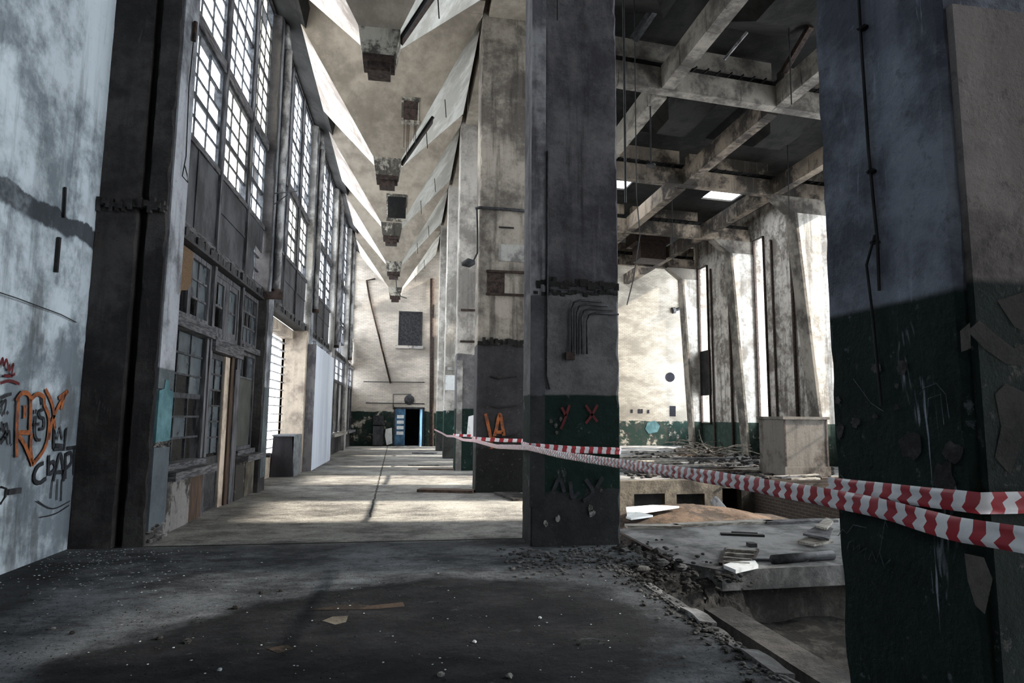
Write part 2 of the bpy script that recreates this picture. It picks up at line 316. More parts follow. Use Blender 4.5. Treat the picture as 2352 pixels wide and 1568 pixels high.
def floor_mat():
    n = NT('stained concrete floor'); q = n.xyz()
    wob = n.math('MULTIPLY', n.math('SUBTRACT', n.noise(.8, off=2, det=9, rough=.7), .5), 2.2)
    wob2 = n.math('MULTIPLY', n.math('SUBTRACT', n.noise(2.4, off=12, det=9, rough=.7), .5), .8)
    big = n.noise(.5, (1, 1.2, 1), off=1, det=9, rough=.62); mid = n.noise(2.2, (1, 1.6, 1), off=5, det=9, rough=.7); fine = n.noise(16, (1, 1, 1), off=7, det=7, rough=.75)
    f = n.step(n.math('ADD', n.math('MULTIPLY', big, .5), n.math('MULTIPLY', mid, .5)), .38, .60)
    c = n.mix(f, (.10, .098, .10), (.25, .245, .24))
    far = n.step(n.math('ADD', q['Y'], n.math('MULTIPLY', wob, .06)), 8.8, 9.0)                  # the cleaner pour past the joint
    near = n.mix(f, (.05, .054, .06), (.23, .247, .265))
    c = n.mix(far, near, n.mix(f, (.14, .135, .13), (.44, .43, .40)))
    # oil-soaked patch in the middle of the floor
    ex = n.math('DIVIDE', n.math('ADD', q['X'], n.math('ADD', .05, n.math('MULTIPLY', n.math('SUBTRACT', q['Y'], 5.0), -.35))), 2.35)
    ey = n.math('DIVIDE', n.math('SUBTRACT', q['Y'], 4.95), 2.1)
    rr = n.math('SQRT', n.math('ADD', n.math('MULTIPLY', ex, ex), n.math('MULTIPLY', ey, ey)))
    rr = n.math('ADD', rr, n.math('MULTIPLY', n.math('ADD', wob, wob2), .26))
    oil = n.step(rr, 1.02, .84)
    c = n.mix(n.math('MULTIPLY', oil, .93), c, n.mix(n.step(mid, .42, .64), (.006, .006, .0078), (.022, .021, .024)))
    e2 = n.math('ADD', n.math('ADD', q['X'], 3.5), n.math('ADD', n.math('MULTIPLY', wob, .35), n.math('MULTIPLY', n.math('SUBTRACT', q['Y'], 6.5), .1)))
    dl = n.math('MULTIPLY', n.step(e2, .55, .1), n.step(q['Y'], 8.9, 7.6))                       # floor darker along the left wall
    c = n.mix(n.math('MULTIPLY', dl, .8), c, (.022, .023, .025))
    dn = n.step(n.math('ADD', q['Y'], n.math('MULTIPLY', n.math('ADD', wob, wob2), .7)), 3.9, 3.0)
    c = n.mix(n.math('MULTIPLY', n.math('MULTIPLY', dn, n.step(n.math('ADD', q['X'], n.math('MULTIPLY', wob, .4)), .5, -.1)), .75), c, (.018, .018, .02))
    dr = n.math('MULTIPLY', n.step(n.math('ADD', q['X'], n.math('MULTIPLY', wob, .4)), 1.1, 2.0), n.step(q['Y'], 8.6, 7.5))
    c = n.mix(n.math('MULTIPLY', dr, .35), c, (.03, .03, .03))
    jn = n.step(n.math('ABSOLUTE', n.math('SUBTRACT', n.math('ADD', q['Y'], n.math('MULTIPLY', wob2, .08)), 8.93)), .05, .015)
    ck = n.step(n.math('ABSOLUTE', n.math('SUBTRACT', q['Y'], n.math('ADD', 8.65, n.math('MULTIPLY', wob, .1)))), .5, .05)
    c = n.mix(n.math('MULTIPLY', ck, .45), c, (.03, .03, .03)); c = n.mix(jn, c, (.008, .008, .008))
    cr = n.math('ABSOLUTE', n.math('SUBTRACT', n.math('ADD', q['X'], n.math('MULTIPLY', wob2, .12)), n.math('ADD', -.52, n.math('MULTIPLY', n.math('SUBTRACT', q['Y'], 13), -.012))))
    c = n.mix(n.math('MULTIPLY', n.step(cr, .03, .01), n.math('MULTIPLY', n.step(q['Y'], 10.9, 11.1), .85)), c, (.02, .02, .02))
    c = n.mix(n.math('MULTIPLY', n.step(fine, .57, .67), .6), c, (.015, .015, .016)); c = n.mix(n.math('MULTIPLY', n.step(fine, .36, .29), .4), c, (.5, .5, .5))
    gr = n.noise(38, off=9, det=5, rough=.8); pt = n.noise(4.5, (1, 1.5, 1), off=15, det=9, rough=.75)
    c = n.mix(n.math('MULTIPLY', n.step(gr, .52, .62), .5), c, (.008, .008, .009)); c = n.mix(n.math('MULTIPLY', n.step(pt, .56, .66), .55), c, (.018, .018, .02))
    c = n.mix(n.math('MULTIPLY', n.step(pt, .40, .33), .35), c, n.mix(far, (.17, .18, .19), (.5, .49, .46)))
    n.color(c); n.b.inputs['Specular IOR Level'].default_value = .12
    n.put(n.b.inputs['Roughness'], n.step(oil, 0, 1, (.9, .8)))
    n.bump(n.math('ADD', n.math('MULTIPLY', mid, 1.5), n.math('ADD', fine, n.math('MULTIPLY', gr, .6))), .9, .03); return n.mat
M['floor'] = floor_mat()
# ------------------------------------------------------------------ building shell
YB = [8.35, 14.3, 20.1, 25.9, 31.6]; YE = 36.5
XL = -3.14; XW = -3.34
def st(name, mb, mats, parent=None, **k): return mb.build(name, mats, parent, kind='structure', **k)
m = MB()
for (x0, x1, y0, y1) in ((-4.3, 2.42, -6, 7.35), (-4.3, 2.88, 7.35, YE + .3), (2.88, 3.15, 9.0, 16.6)):
    m.box(x0, x1, y0, y1, -.32, 0)
st('floor', m, M['floor'])
m = MB(); m.box(-4.5, -4.0, -6, 9.5, -.3, 13.4); st('wall_left', m, M['wall_l'])
m = MB(); m.box(-4.5, 3.2, YE, YE + .4, -.3, 13.4)
m.v = []; m.f = []; m.m = []
def holed(m, x0, x1, y0, y1, z0, z1, holes, mi=0):
    xs = sorted({x0, x1, *[h[0] for h in holes], *[h[1] for h in holes]}); zs = sorted({z0, z1, *[h[2] for h in holes], *[h[3] for h in holes]})
    for a, b in zip(xs, xs[1:]):
        for c, d in zip(zs, zs[1:]):
            if not any(h[0] <= (a + b) / 2 <= h[1] and h[2] <= (c + d) / 2 <= h[3] for h in holes): m.box(a, b, y0, y1, c, d, mi)
holed(m, -4.5, 3.0, YE, YE + .4, -.3, 13.4, [(-.46, 1.12, 0, 2.1)]); st('wall_end', m, M['endwall'])
m = MB(); m.box(3.0, 17.9, YE, YE + .4, -1.4, 13.4); st('wall_hall_end', m, M['endwall2'])
m = MB(); m.box(-.8, 1.5, YE + 1.6, YE + 1.8, -.1, 2.6); m.box(-.8, 1.5, YE + .41, YE + 1.6, 2.4, 2.6); m.box(-.8, -.62, YE + .41, YE + 1.6, -.1, 2.4); m.box(1.3, 1.5, YE + .41, YE + 1.6, -.1, 2.4); m.box(-.62, 1.3, YE + .41, YE + 1.6, -.1, -.01)
st('wall_passage', m, M['void'])
# right wall of the hall, with a tall slit beside every pier and added unseen wide window bays near the camera for light
def slitwall(y0, y1, slits):
    m = MB(); ys = sorted({y0, y1, *[s[0] for s in slits], *[s[1] for s in slits]}); zs = sorted({-1.6, 11.5, *[s[2] for s in slits], *[s[3] for s in slits]})
    for a, b in zip(ys, ys[1:]):
        for c, d in zip(zs, zs[1:]):
            if not any(s[0] <= (a + b) / 2 <= s[1] and s[2] <= (c + d) / 2 <= s[3] for s in slits): m.box(16.0, 16.4, a, b, c, d)
    return m
sl = [(30.55, 31.6, 1.4, 9.9), (25.0, 25.84, 1.35, 9.95), (21.55, 21.95, 1.6, 8.5), (19.2, 20.0, 1.4, 9.9)]
sl += [(a, a + 2.6, 1.0, 10.2) for a in (-3.5, 2.3, 8.1, 13.6)]  # invented openings out of view, letting daylight into the near bays
st('wall_right', slitwall(-6, 32.3, sl).box(17.8, 18.2, 32.3, 33.0, -1.6, 11.5).box(17.8, 18.2, 33, YE + .4, -1.6, 1.2).box(17.8, 18.2, 36.2, YE + .4, 1.2, 11.5).box(16.4, 18.2, 32.1, 32.3, -1.6, 11.5), M['hallwall'])  # far recessed bay left open, unseen, to throw sun on the end wall
m = MB(); m.box(-4.5, 16.4, -6.4, -6, -1.6, 13.4); st('wall_back', m, M['hallwall'], warped=False)
# upper left wall above the glazing, its long dark beam
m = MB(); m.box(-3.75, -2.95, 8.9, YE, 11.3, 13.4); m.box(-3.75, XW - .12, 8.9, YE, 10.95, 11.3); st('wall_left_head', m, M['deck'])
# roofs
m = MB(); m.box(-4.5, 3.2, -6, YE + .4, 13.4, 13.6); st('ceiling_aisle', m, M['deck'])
m = MB()
xs = [2.6, 4.0, 7.9, 9.1, 12.0, 12.75, 14.3, 18.3]; ys = [-6, 22.4, 22.9, 24.2, 24.9, 32.6, 36.1, YE + .4]
for a, b in zip(xs, xs[1:]):
    for c, d in zip(ys, ys[1:]):
        x, y = (a + b) / 2, (c + d) / 2
        if (7.9 < x < 9.1 and 22.9 < y < 24.9) or (12.75 < x < 14.3 and 22.9 < y < 24.9) or (4 < x < 12 and 32.6 < y < 36.1): continue  # last gap is added, hidden from view, to light the hall end wall
        m.box(a, b, c, d, 11.35, 11.43)
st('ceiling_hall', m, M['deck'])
# upper storey wall over the columns between aisle and hall
m = MB(); m.box(1.75, 2.75, -6, YE, 11.16, 13.4); st('wall_upper_middle', m, M['hop'])

# ------------------------------------------------------------------ aisle columns
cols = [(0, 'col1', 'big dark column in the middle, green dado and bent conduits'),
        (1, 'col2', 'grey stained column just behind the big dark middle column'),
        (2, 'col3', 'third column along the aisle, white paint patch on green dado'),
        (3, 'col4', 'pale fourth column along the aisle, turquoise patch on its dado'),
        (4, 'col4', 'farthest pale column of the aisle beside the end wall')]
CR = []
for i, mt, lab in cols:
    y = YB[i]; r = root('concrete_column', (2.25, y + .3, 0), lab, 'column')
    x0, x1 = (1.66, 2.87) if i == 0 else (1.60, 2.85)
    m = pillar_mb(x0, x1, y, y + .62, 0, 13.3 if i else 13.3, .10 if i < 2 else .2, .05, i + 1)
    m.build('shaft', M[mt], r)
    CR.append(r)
# ragged cold joints and plinths
def band(r, x0, x1, y0, y1, z, name='cold_joint', mat='deck', h=.10, seed=1, out=.02):
    m = MB(); n = 22; rnd = random.Random(seed)
    for k in range(n):
        a = x0 + (x1 - x0) * k / n; b = x0 + (x1 - x0) * (k + 1) / n
        zz = z + rnd.uniform(-.03, .03); hh = h * rnd.uniform(.35, 1.2)
        m.box(a, b + .005, y0 - out * rnd.uniform(.4, 1.2), y0 + .03, zz - hh / 2, zz + hh / 2)
    return m.build(name, M[mat], r)
band(CR[0], 1.66, 2.87, 8.35, 8.4, 3.45, seed=2); band(CR[0], 1.68, 2.85, 8.35, 8.4, 3.33, seed=3, h=.05)
band(CR[1], 1.6, 2.85, 14.3, 14.4, 3.32, seed=4, h=.16, out=.05)
# middle column: chase strip, conduits, stains
def tp(x, y, z): return (x, y, z)
r = CR[0]
m = MB()
for k in range(4):
    xa = 2.20 + .07 * k; zt = 3.23 - .055 * k
    p = [(xa, 8.32, 2.5)] + [(xa, 8.32, zt - .12), (xa + .03, 8.32, zt - .035), (xa + .12, 8.32, zt), (2.62 + .08 * k, 8.32, zt - .01)]
    MB().tube(p, .013, 8).build('conduit', M['iron'], r, smooth=True)
MB().tube([(1.86, 8.33, 5.3), (1.865, 8.33, 4.0), (1.86, 8.33, 2.2), (1.9, 8.33, 2.02)], .014, 8).build('conduit', M['iron'], r, smooth=True)
MB().tube([(2.0, 8.325, 8.0), (2.0, 8.325, 7.25)], .008, 6).build('conduit', M['cable'], r)
MB().box(2.12, 2.24, 8.31, 8.36, 2.42, 2.52).build('junction_box', M['rust'], r)
MB().box(1.64, 1.84, 8.34, 8.355, 0.5, 13).build('corner_strip', concrete('rubbed corner', (.30, .295, .31), (.11, .105, .12), 5, .8, 1.3, bump=.5, zones=((3.3, (.10, .10, .11), .2, .3), (1.9, (.035, .037, .04), .1, .3))), r)
m = MB()
for x, z, q in ((2.45, .48, .05), (2.47, .41, .06), (1.92, 1.6, .03), (1.99, 1.55, .03), (2.05, 1.63, .03), (2.0, 1.45, .025), (2.38, 1.15, .025), (2.6, .7, .03), (1.85, .3, .04), (2.02, .35, .04)):
    n = 9; m.face([(x + q * random.uniform(.5, 1.1) * math.cos(2 * math.pi * j / n), 8.335, z + q * 1.3 * random.uniform(.5, 1.1) * math.sin(2 * math.pi * j / n)) for j in range(n)][::-1])
m.build('paint_loss', M['plaster'], r)
# second column: niche, pipe, cable and lamp
r = CR[1]
MB().tube([(1.50, 14.27, 6.40), (1.60, 14.25, 6.42), (2.2, 14.25, 6.42), (2.84, 14.25, 6.40)], .035, 8).build('pipe', M['iron'], r, smooth=True)
MB().tube([(1.53, 14.25, 6.4), (1.55, 14.24, 5.9), (1.56, 14.24, 5.35), (1.45, 14.22, 5.12), (1.32, 14.22, 5.08)], .02, 6).build('lamp_cable', M['cable'], r, smooth=True)
mm = MB(); mm.tube([(1.5, 14.2, 5.12), (1.36, 14.2, 5.10), (1.2, 14.2, 5.06)], [.05, .11, .04], 12).build('lamp_head', M['iron'], r, smooth=True)
for z in (4.95, 4.42): MB().box(1.78, 2.84, 14.24, 14.31, z - .025, z + .025).build('angle_iron', M['rust'], r)
MB().box(1.80, 2.2, 14.285, 14.31, 4.45, 4.92).build('niche', M['rust'], r)
MB().box(2.05, 2.4, 14.27, 14.31, 5.98, 6.01).build('slot', M['cable'], r)
MB().box(2.05, 2.75, 14.285, 14.31, 5.2, 5.6).build('old_patch', M['pier_far'], r)
for z in (2.55, 1.9, 1.25):
    mk = MB().tube([(1.9, 14.29, z), (2.1, 14.27, z - .05), (2.5, 14.27, z + .01)], .02, 5).build('rebar_scar', M['cable'], r)
# third and fourth column
r = CR[2]
for z in (5.0, 4.0): MB().box(1.7, 2.8, 20.04, 20.1, z - .03, z + .03).build('angle_iron', M['rust'], r)
m = MB(); m.face([(1.95, 20.085, 1.02), (2.75, 20.085, .98), (2.8, 20.085, 1.7), (2.3, 20.085, 1.74), (2.0, 20.085, 1.66)]); m.build('paint_patch', M['paper'], r)
MB().box(1.62, 1.8, 20.085, 20.10, 0, 3.4).build('rusty_stain_strip', M['pier_far'], r)
r = CR[3]
m = MB(); m.face([(1.95, 25.885, 1.15), (2.8, 25.885, .98), (2.8, 25.885, 1.95), (2.2, 25.885, 1.9)]); m.build('paint_patch', M['turq'], r)
MB().box(1.7, 2.8, 25.84, 25.9, 3.5, 3.62).build('ledge', M['pier_far'], r)
m = MB(); m.box(1.62, 2.8, 25.87, 25.89, 2.7, 3.3); m.build('whitewash_patch', M['paper'], r)

# right hand pillar close to the camera
r = root('concrete_pillar', (2.3, 1.95, 0), 'close dark pillar filling the right edge, blue grey above dark green', 'pillar')
pillar_mb(1.64, 3.0, 1.66, 2.27, -1.5, 6.5, .06, .035, 9).build('shaft', M['rp'], r)
m = MB(); m.box(1.668, 3.02, 1.635, 1.668, -1.5, 2.955); m.build('plaster_facing', M['rp2'], r)
MB().tube([(1.625, 1.99, 5), (1.625, 1.985, 3.0), (1.625, 1.98, 2.6), (1.627, 1.965, 2.27), (1.627, 1.97, 2.1)], .006, 6).build('cable', M['cable'], r)
MB().tube([(1.622, 1.97, 2.3), (1.615, 2.01, 2.2), (1.622, 2.005, 2.05), (1.622, 1.985, 1.7)], .005, 6).build('cable', M['cable'], r)
for (px_, py_) in ((1990, 65), (2007, 395), (2017, 556)):
    c = at(px_, py_, X=1.64); m = MB(); lump(m, (1.63, c.y, c.z), .022); m.build('bolt_scar', M['cable'], r)
for (px_, py_, w_, h_) in ((2072, 845, 26, 40), (2012, 845, 26, 25), (2092, 1025, 58, 62), (2190, 1040, 45, 50), (2170, 1110, 50, 110), (2010, 955, 12, 14), (1925, 920, 14, 18), (2060, 935, 16, 14), (1965, 970, 22, 24), (2100, 1128, 55, 20), (1930, 990, 18, 40), (2060, 885, 10, 14)):
    m = MB(); n = 14; pts = []
    for j in range(n):
        a = 2 * math.pi * j / n; q = random.uniform(.35, .6)
        pts.append(at(px_ + w_ * q * math.cos(a), py_ + h_ * q * math.sin(a), X=1.636))
    pts2 = [(p.x - .004, p.y, p.z) for p in pts]; m.face([(1.6345, p.y, p.z) for p in pts][::-1]); m.build('paint_loss', M['loss'], r)
for (x, z, w, h) in ((2.15, 1.0, .2, .35), (1.95, 1.72, .10, .22), (2.35, 1.6, .22, .5), (1.75, 2.0, .05, .08)):
    pass
for pp in (((2222, 760), (2250, 735), (2290, 770), (2330, 800), (2352, 790), (2352, 840), (2310, 835), (2260, 800)), ((2290, 690), (2352, 670), (2352, 760), (2330, 750)), ((2285, 905), (2310, 880), (2352, 900), (2352, 1010), (2320, 1090), (2285, 1050), (2300, 980)), ((2215, 1270), (2260, 1280), (2280, 1330), (2262, 1410), (2240, 1390), (2222, 1330)), ((2205, 760), (2228, 740), (2230, 800), (2208, 808))):
    m = MB(); m.face([at(*p, Y=1.6335) for p in pp][::-1]); m.build('paint_loss', M['loss2'], r, warped=False)
m = MB()
for s_ in ([(1945, 1262), (1950, 1245), (1962, 1240), (1960, 1262), (1975, 1250), (1972, 1270), (1990, 1258), (1985, 1280)], [(1995, 1285), (2003, 1265), (2012, 1290), (2020, 1268), (2030, 1300), (2045, 1285)], [(1925, 1230), (1935, 1215), (1945, 1225), (1960, 1205), (1990, 1212)], [(2020, 1270), (2033, 1195), (2038, 1210)], [(2112, 905), (2125, 890), (2150, 880), (2172, 905), (2180, 960)], [(2130, 960), (2132, 915), (2160, 905), (2168, 975)], [(1920, 1110), (1930, 1090), (1945, 1105), (1960, 1112)], [(1960, 870), (2000, 925), (2030, 945)]):
    pp = [at(a, b, X=1.634) for a, b in s_]; m.tube(pp, .0016, 4)
m.build('chalk_scrawl', M['chalk'], r)

# ------------------------------------------------------------------ left piers
lp = [('near', 8.88, 'broad black concrete pier beside the graffiti wall'), ]
r = root('wall_pier', (-3.65, 9.1, 0), 'broad dark pier between the graffiti wall and first window', 'pier')
pillar_mb(-4.01, -3.50, 8.88, 9.5, 0, 4.42, .08, .03, 21).build('lower_shaft', M['pier'], r)
pillar_mb(-4.02, -3.50, 8.93, 9.5, 4.42, 13.3, .15, .03, 22).build('upper_shaft', M['pier'], r)
pillar_mb(-3.40, -3.14, 8.90, 9.5, 0, 13.3, .06, .04, 23).build('front_rib', M['pier'], r)
MB().box(-3.52, -3.38, 9.0, 9.5, 0, 13.3).build('chase', M['deck'], r)
band(r, -3.99, -3.14, 8.86, 8.95, 4.36, seed=8, h=.16, out=.05, mat='pier')
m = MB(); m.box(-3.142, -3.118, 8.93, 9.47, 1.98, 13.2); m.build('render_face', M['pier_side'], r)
m = MB(); m.box(-3.142, -3.112, 8.93, 9.47, .18, 1.22); m.build('grey_dado', M['greypaint'], r)
m = MB(); pp = [(8.95, 1.28), (9.45, 1.30), (9.46, 1.95), (9.30, 1.98), (9.27, 2.10), (9.15, 2.10), (9.12, 1.98), (8.96, 1.95)]
m.hexa([(-3.142, a, b) for a, b in pp], [(-3.108, a, b) for a, b in pp]); m.build('turquoise_patch', M['turq'], r)
m = MB()
for k in range(26):
    a = 8.95 + .52 * k / 25; lump(m, (-3.12, a, 1.25 + random.uniform(-.03, .04)), .035)
    if k % 2: lump(m, (-3.12, a, .1 + random.uniform(-.06, .12)), .06)
m.build('broken_plaster', M['plaster'], r, kind='stuff')
MB().tube([(-3.08, 9.2, 7.0), (-3.09, 9.17, 6.2), (-3.07, 9.19, 5.2), (-3.09, 9.16, 4.9), (-3.05, 9.26, 4.85), (-3.08, 9.3, 4.98), (-3.06, 9.12, 5.05)], .008, 6).build('wire', M['cable'], r)
MB().tube([(-3.08, 9.22, 7.2), (-3.08, 9.2, 6.9)], .03, 6).build('hook', M['rust'], r)
labs = ['second window pier with pale downpipe and rusty bracket', 'third window pier rising above the white sheeting screen', 'fourth window pier beyond the white sheeting screen', 'last window pier nearest the end wall']
for i in range(1, 5):
    y = YB[i] + .4; r = root('wall_pier', (-3.25, y + .3, 0), labs[i - 1], 'pier')
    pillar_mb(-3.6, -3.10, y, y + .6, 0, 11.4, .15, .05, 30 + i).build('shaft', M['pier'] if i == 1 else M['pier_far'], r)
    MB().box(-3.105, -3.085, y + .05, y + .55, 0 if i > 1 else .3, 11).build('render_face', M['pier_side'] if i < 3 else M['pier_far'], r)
    pt = [(-3.0, y + .3, 10.2), (-3.0, y + .3, 7.2), (-3.0, y + .3, 4.4 if i != 2 else 4.9)]
    dp = MB().tube(pt, .085, 14).build('downpipe', M['pipe_lt'], r, smooth=True)
    MB().tube([(-3.0, y + .3, pt[-1][2] + .06), (-3.0, y + .3, pt[-1][2] - .04)], .12, 14).build('pipe_collar', M['rust'], dp)
    
    MB().tube([(-3.02, y + .3, 10.2), (-3.1, y + .32, 10.8), (-3.3, y + .35, 11.3)], .09, 10).build('pipe_bend', M['pipe_lt'], r, smooth=True)
    if i == 1:
        MB().box(-3.35, -2.72, y - .12, y - .02, 4.18, 4.34).build('bracket', M['rust'], r)
        MB().tube([(-3.3, y + .1, 6.6), (-2.5, y - .1, 6.65)], .012, 6).build('rod', M['cable'], r); MB().tube([(-3.3, y + .1, 6.2), (-2.75, y, 6.6)], .012, 6).build('rod', M['cable'], r)
# ------------------------------------------------------------------ great windows
def grid(mb, y0, y1, z0, z1, nc, nr, x=XW, t=.035, thick=()):
    for k in range(1, nc): yy = y0 + (y1 - y0) * k / nc; mb.box(x - .02, x + .02, yy - t / 2, yy + t / 2, z0, z1)
    for k in range(1, nr):
        zz = z0 + (z1 - z0) * k / nr; tt = t * (2.6 if k in thick else 1); mb.box(x - .022, x + .022, y0, y1, zz - tt / 2, zz + tt / 2)
def panes(y0, y1, z0, z1, nc, nr, x=XW, miss=(), mb=None):
    mb = mb or MB()
    for a in range(nc):
        for b in range(nr):
            if (a, b) in miss: continue
            ya, yb = y0 + (y1 - y0) * a / nc, y0 + (y1 - y0) * (a + 1) / nc; za, zb = z0 + (z1 - z0) * b / nr, z0 + (z1 - z0) * (b + 1) / nr
            mb.face([(x, ya, za), (x, yb, za), (x, yb, zb), (x, ya, zb)])
    return mb
def ring(mb, y0, y1, z0, z1, w=.07, d=.1, x=XW):
    mb.box(x - d / 2, x + d / 2, y0, y0 + w, z0, z1); mb.box(x - d / 2, x + d / 2, y1 - w, y1, z0, z1)
    mb.box(x - d / 2, x + d / 2, y0 + w, y1 - w, z0, z0 + w); mb.box(x - d / 2, x + d / 2, y0 + w, y1 - w, z1 - w, z1)
bays = []
for i in range(5):
    y0 = (9.5 if i == 0 else YB[i] + 1.0); y1 = (YB[i + 1] + .4 if i < 4 else YE)
    bays.append((y0, y1))
    W_ = root('window_%d' % (i + 1), (XW, (y0 + y1) / 2, 4.3), kind='structure')
    n = 3; e = [y0 + (y1 - y0) * k / n for k in range(n + 1)]
    if i == 0: e = [9.5, 11.40, 13.25, 14.7]
    for k in range(1, n): MB().box(XW - .1, XW + .11, e[k] - .055, e[k] + .055, 4.4, 10.95).build('mullion', M['timber_v'], W_)
    for z, h in ((4.42, .1), (5.78, .1), (7.68, .2), (10.92, .1)):
        MB().box(XW - .09, XW + .09, y0, y1, z - h / 2, z + h / 2).build('transom', M['timber'], W_)
    for k in range(n):
        a, b = e[k] + .055, e[k + 1] - .055
        low = 5.83 if not (i == 3) else 5.0
        for (z0, z1, nr, th) in ((low, 7.58, 5, (2,)), (7.78, 10.87, 9, (4,))):
            q = MB(); ring(q, a, b, z0, z1, .055); grid(q, a + .05, b - .05, z0 + .05, z1 - .05, 3, nr, thick=th)
            fr = q.build('sash', M['frame'], W_)
            miss = {(random.randrange(3), random.randrange(nr)) for _ in range(3 if i else 2)}
            panes(a + .05, b - .05, z0 + .05, z1 - .05, 3, nr, miss=miss).build('pane_glass', M['glass'] if random.random() < .8 else M['glass_tan'], fr)
        if low > 5.5:
            q = MB(); z1 = 5.73
            if i == 0 and k == 2: # torn sheet, daylight in the corner
                pts = [(a, 4.47), (a + .62, 4.47), (a + .72, 4.75), (a + .60, 5.05), (a + .78, 5.25), (b, 5.2), (b, z1), (a, z1)]
                q.hexa([(XW + .05, yy, zz) for yy, zz in pts], [(XW + .075, yy, zz) for yy, zz in pts])
                g = MB(); grid(g, a, b, 4.47, 5.4, 4, 3); g.build('sash', M['frame'], W_)
            else:
                mid = a + (b - a) * (.42 if k == 0 else .5)
                if k == 0: q.box(XW + .03, XW + .055, a, mid - .01, 4.47, z1); q.box(XW + .035, XW + .06, mid + .01, b, 4.47, z1); q.box(XW + .03, XW + .075, mid - .02, mid + .02, 4.47, z1)
                else: q.box(XW + .03, XW + .055, a, b, 4.47, 5.15); q.box(XW + .04, XW + .065, a, b, 5.17, z1); q.box(XW + .03, XW + .075, a, b, 5.14, 5.18)
            q.build('cover_sheet', M['sheet'], W_)
    # ragged fascia beam over the ground floor
for i in range(5):
    y0, y1 = bays[i]; m = MB(); n = 40; rnd = random.Random(i)
    if i == 2: y0 += 0
    for k in range(n):
        a = y0 + (y1 - y0) * k / n; b = y0 + (y1 - y0) * (k + 1) / n; m.box(XW - .12, XW + rnd.uniform(.10, .16), a, b, 4.20 + rnd.uniform(0, .03), 4.36 + rnd.uniform(-.03, .02))
    m.box(XW - .12, XW + .18, y0, y1, 4.155, 4.20)
    m.build('fascia_beam', M['iron'], label=['blackened fascia beam over the first bay with the doorway', 'blackened fascia beam over the bright alcove', 'blackened fascia beam behind the white sheeting screen', 'blackened fascia beam of the fourth window bay', 'blackened fascia beam of the last window bay'][i], cat='beam')
# first bay, ground floor ---------------------------------------------------
B1 = root('window_6', (XW, 10.45, 0), kind='structure')
st('wall_dado_1', MB().box(-3.5, -3.22, 9.5, 10.75, 0, .74), M['plaster']); st('wall_dado_2', MB().box(-3.5, -3.24, 10.75, 11.38, 0, .74), M['timber_br'])
MB().box(-3.42, -3.02, 9.5, 11.38, .74, .86).build('sill', M['timber'], B1)
MB().box(-3.42, -3.2, 9.5, 11.38, .86, .95).build('bottom_rail', M['timber'], B1)
for y in (9.53, 11.30): MB().box(XW - .08, XW + .08, y - .04, y + .06, .95, 2.9).build('jamb', M['timber_v'], B1)
q = MB(); grid(q, 9.58, 11.26, .98, 2.88, 3, 6, t=.03, thick=(3,)); q.build('glazing_bars', M['frame'], B1)
panes(9.58, 11.26, .98, 2.88, 3, 6, miss={(1, 3), (2, 0), (2, 1), (1, 0), (1, 2), (2, 2)}).build('pane_glass', M['glass_d'], B1)
MB().box(XW - .1, XW + .17, 9.5, 11.38, 2.90, 3.08).build('transom', M['timber'], B1)
q = MB(); ring(q, 10.35, 11.33, 3.10, 4.14, .08); grid(q, 10.43, 11.25, 3.18, 4.06, 2, 3); ring(q, 9.5, 10.35, 3.10, 4.14, .06); q.build('sash', M['timber_v'], B1)
panes(10.43, 11.25, 3.18, 4.06, 2, 3, miss={(0, 0)}).build('pane_glass', M['glass_d'], B1)
m = MB(); pts = [(9.52, 4.12), (10.33, 4.12), (10.33, 3.62), (10.2, 3.5), (9.95, 3.45), (9.85, 3.2), (9.52, 3.12)]; m.hexa([(XW + .02, a, b) for a, b in pts], [(XW + .07, a, b) for a, b in pts]); m.build('fibre_board', M['felt'], B1)
MB().box(XW - .1, XW + .1, 11.38, 11.5, 0, 4.2).build('post', M['timber_v'], B1)
# doorway
D = root('door_1', (XW, 12.3, 0), kind='structure')
MB().box(XW - .1, XW + .16, 11.45, 13.28, 2.72, 2.96).build('lintel', M['timber'], D)
MB().box(XW - .1, XW + .1, 13.2, 13.32, 0, 4.2).build('post', M['timber_v'], D)
q = MB(); ring(q, 11.52, 13.18, 2.98, 4.14, .09); q.box(XW - .04, XW + .04, 12.28, 12.42, 3.07, 4.05); ring(q, 11.61, 12.28, 3.07, 4.05, .1, .07); ring(q, 12.42, 13.09, 3.07, 4.05, .1, .07)
q.box(XW - .02, XW + .02, 11.71, 12.18, 3.53, 3.57); q.box(XW - .02, XW + .02, 12.52, 12.99, 3.53, 3.57); q.build('transom_sash', M['timber_v'], D)
panes(12.52, 12.99, 3.17, 3.95, 1, 2).build('pane_glass', M['glass_d'], D); panes(11.95, 12.18, 3.17, 3.95, 1, 2, miss={(0, 0)}).build('pane_glass', M['glass_d'], D)
lf = MB(); ring(lf, 11.52, 12.45, .02, 2.7, .09, .06); lf.box(XW - .02, XW + .02, 11.6, 12.4, .1, .93); grid(lf, 11.61, 12.36, .98, 2.62, 2, 6, t=.03); L_ = lf.build('door_leaf', M['iron'], D)
panes(11.61, 12.36, .98, 2.62, 2, 6, miss={(1, 3)}).build('pane_glass', M['glass_d'], L_)
MB().box(XW - .02, XW + .06, 12.44, 12.72, 0, 2.7).build('jamb_board', M['cream'], D); MB().box(XW - .06, XW + .09, 12.74, 12.92, 0, 2.72).build('door_edge', M['timber_br'], D); MB().box(XW - .06, XW + .12, 12.92, 13.0, 0, 2.5).build('door_edge', M['timber_v'], D)
MB().box(XW - .06, XW + .1, 13.08, 13.2, 0, 2.72).build('jamb', M['timber_v'], D)
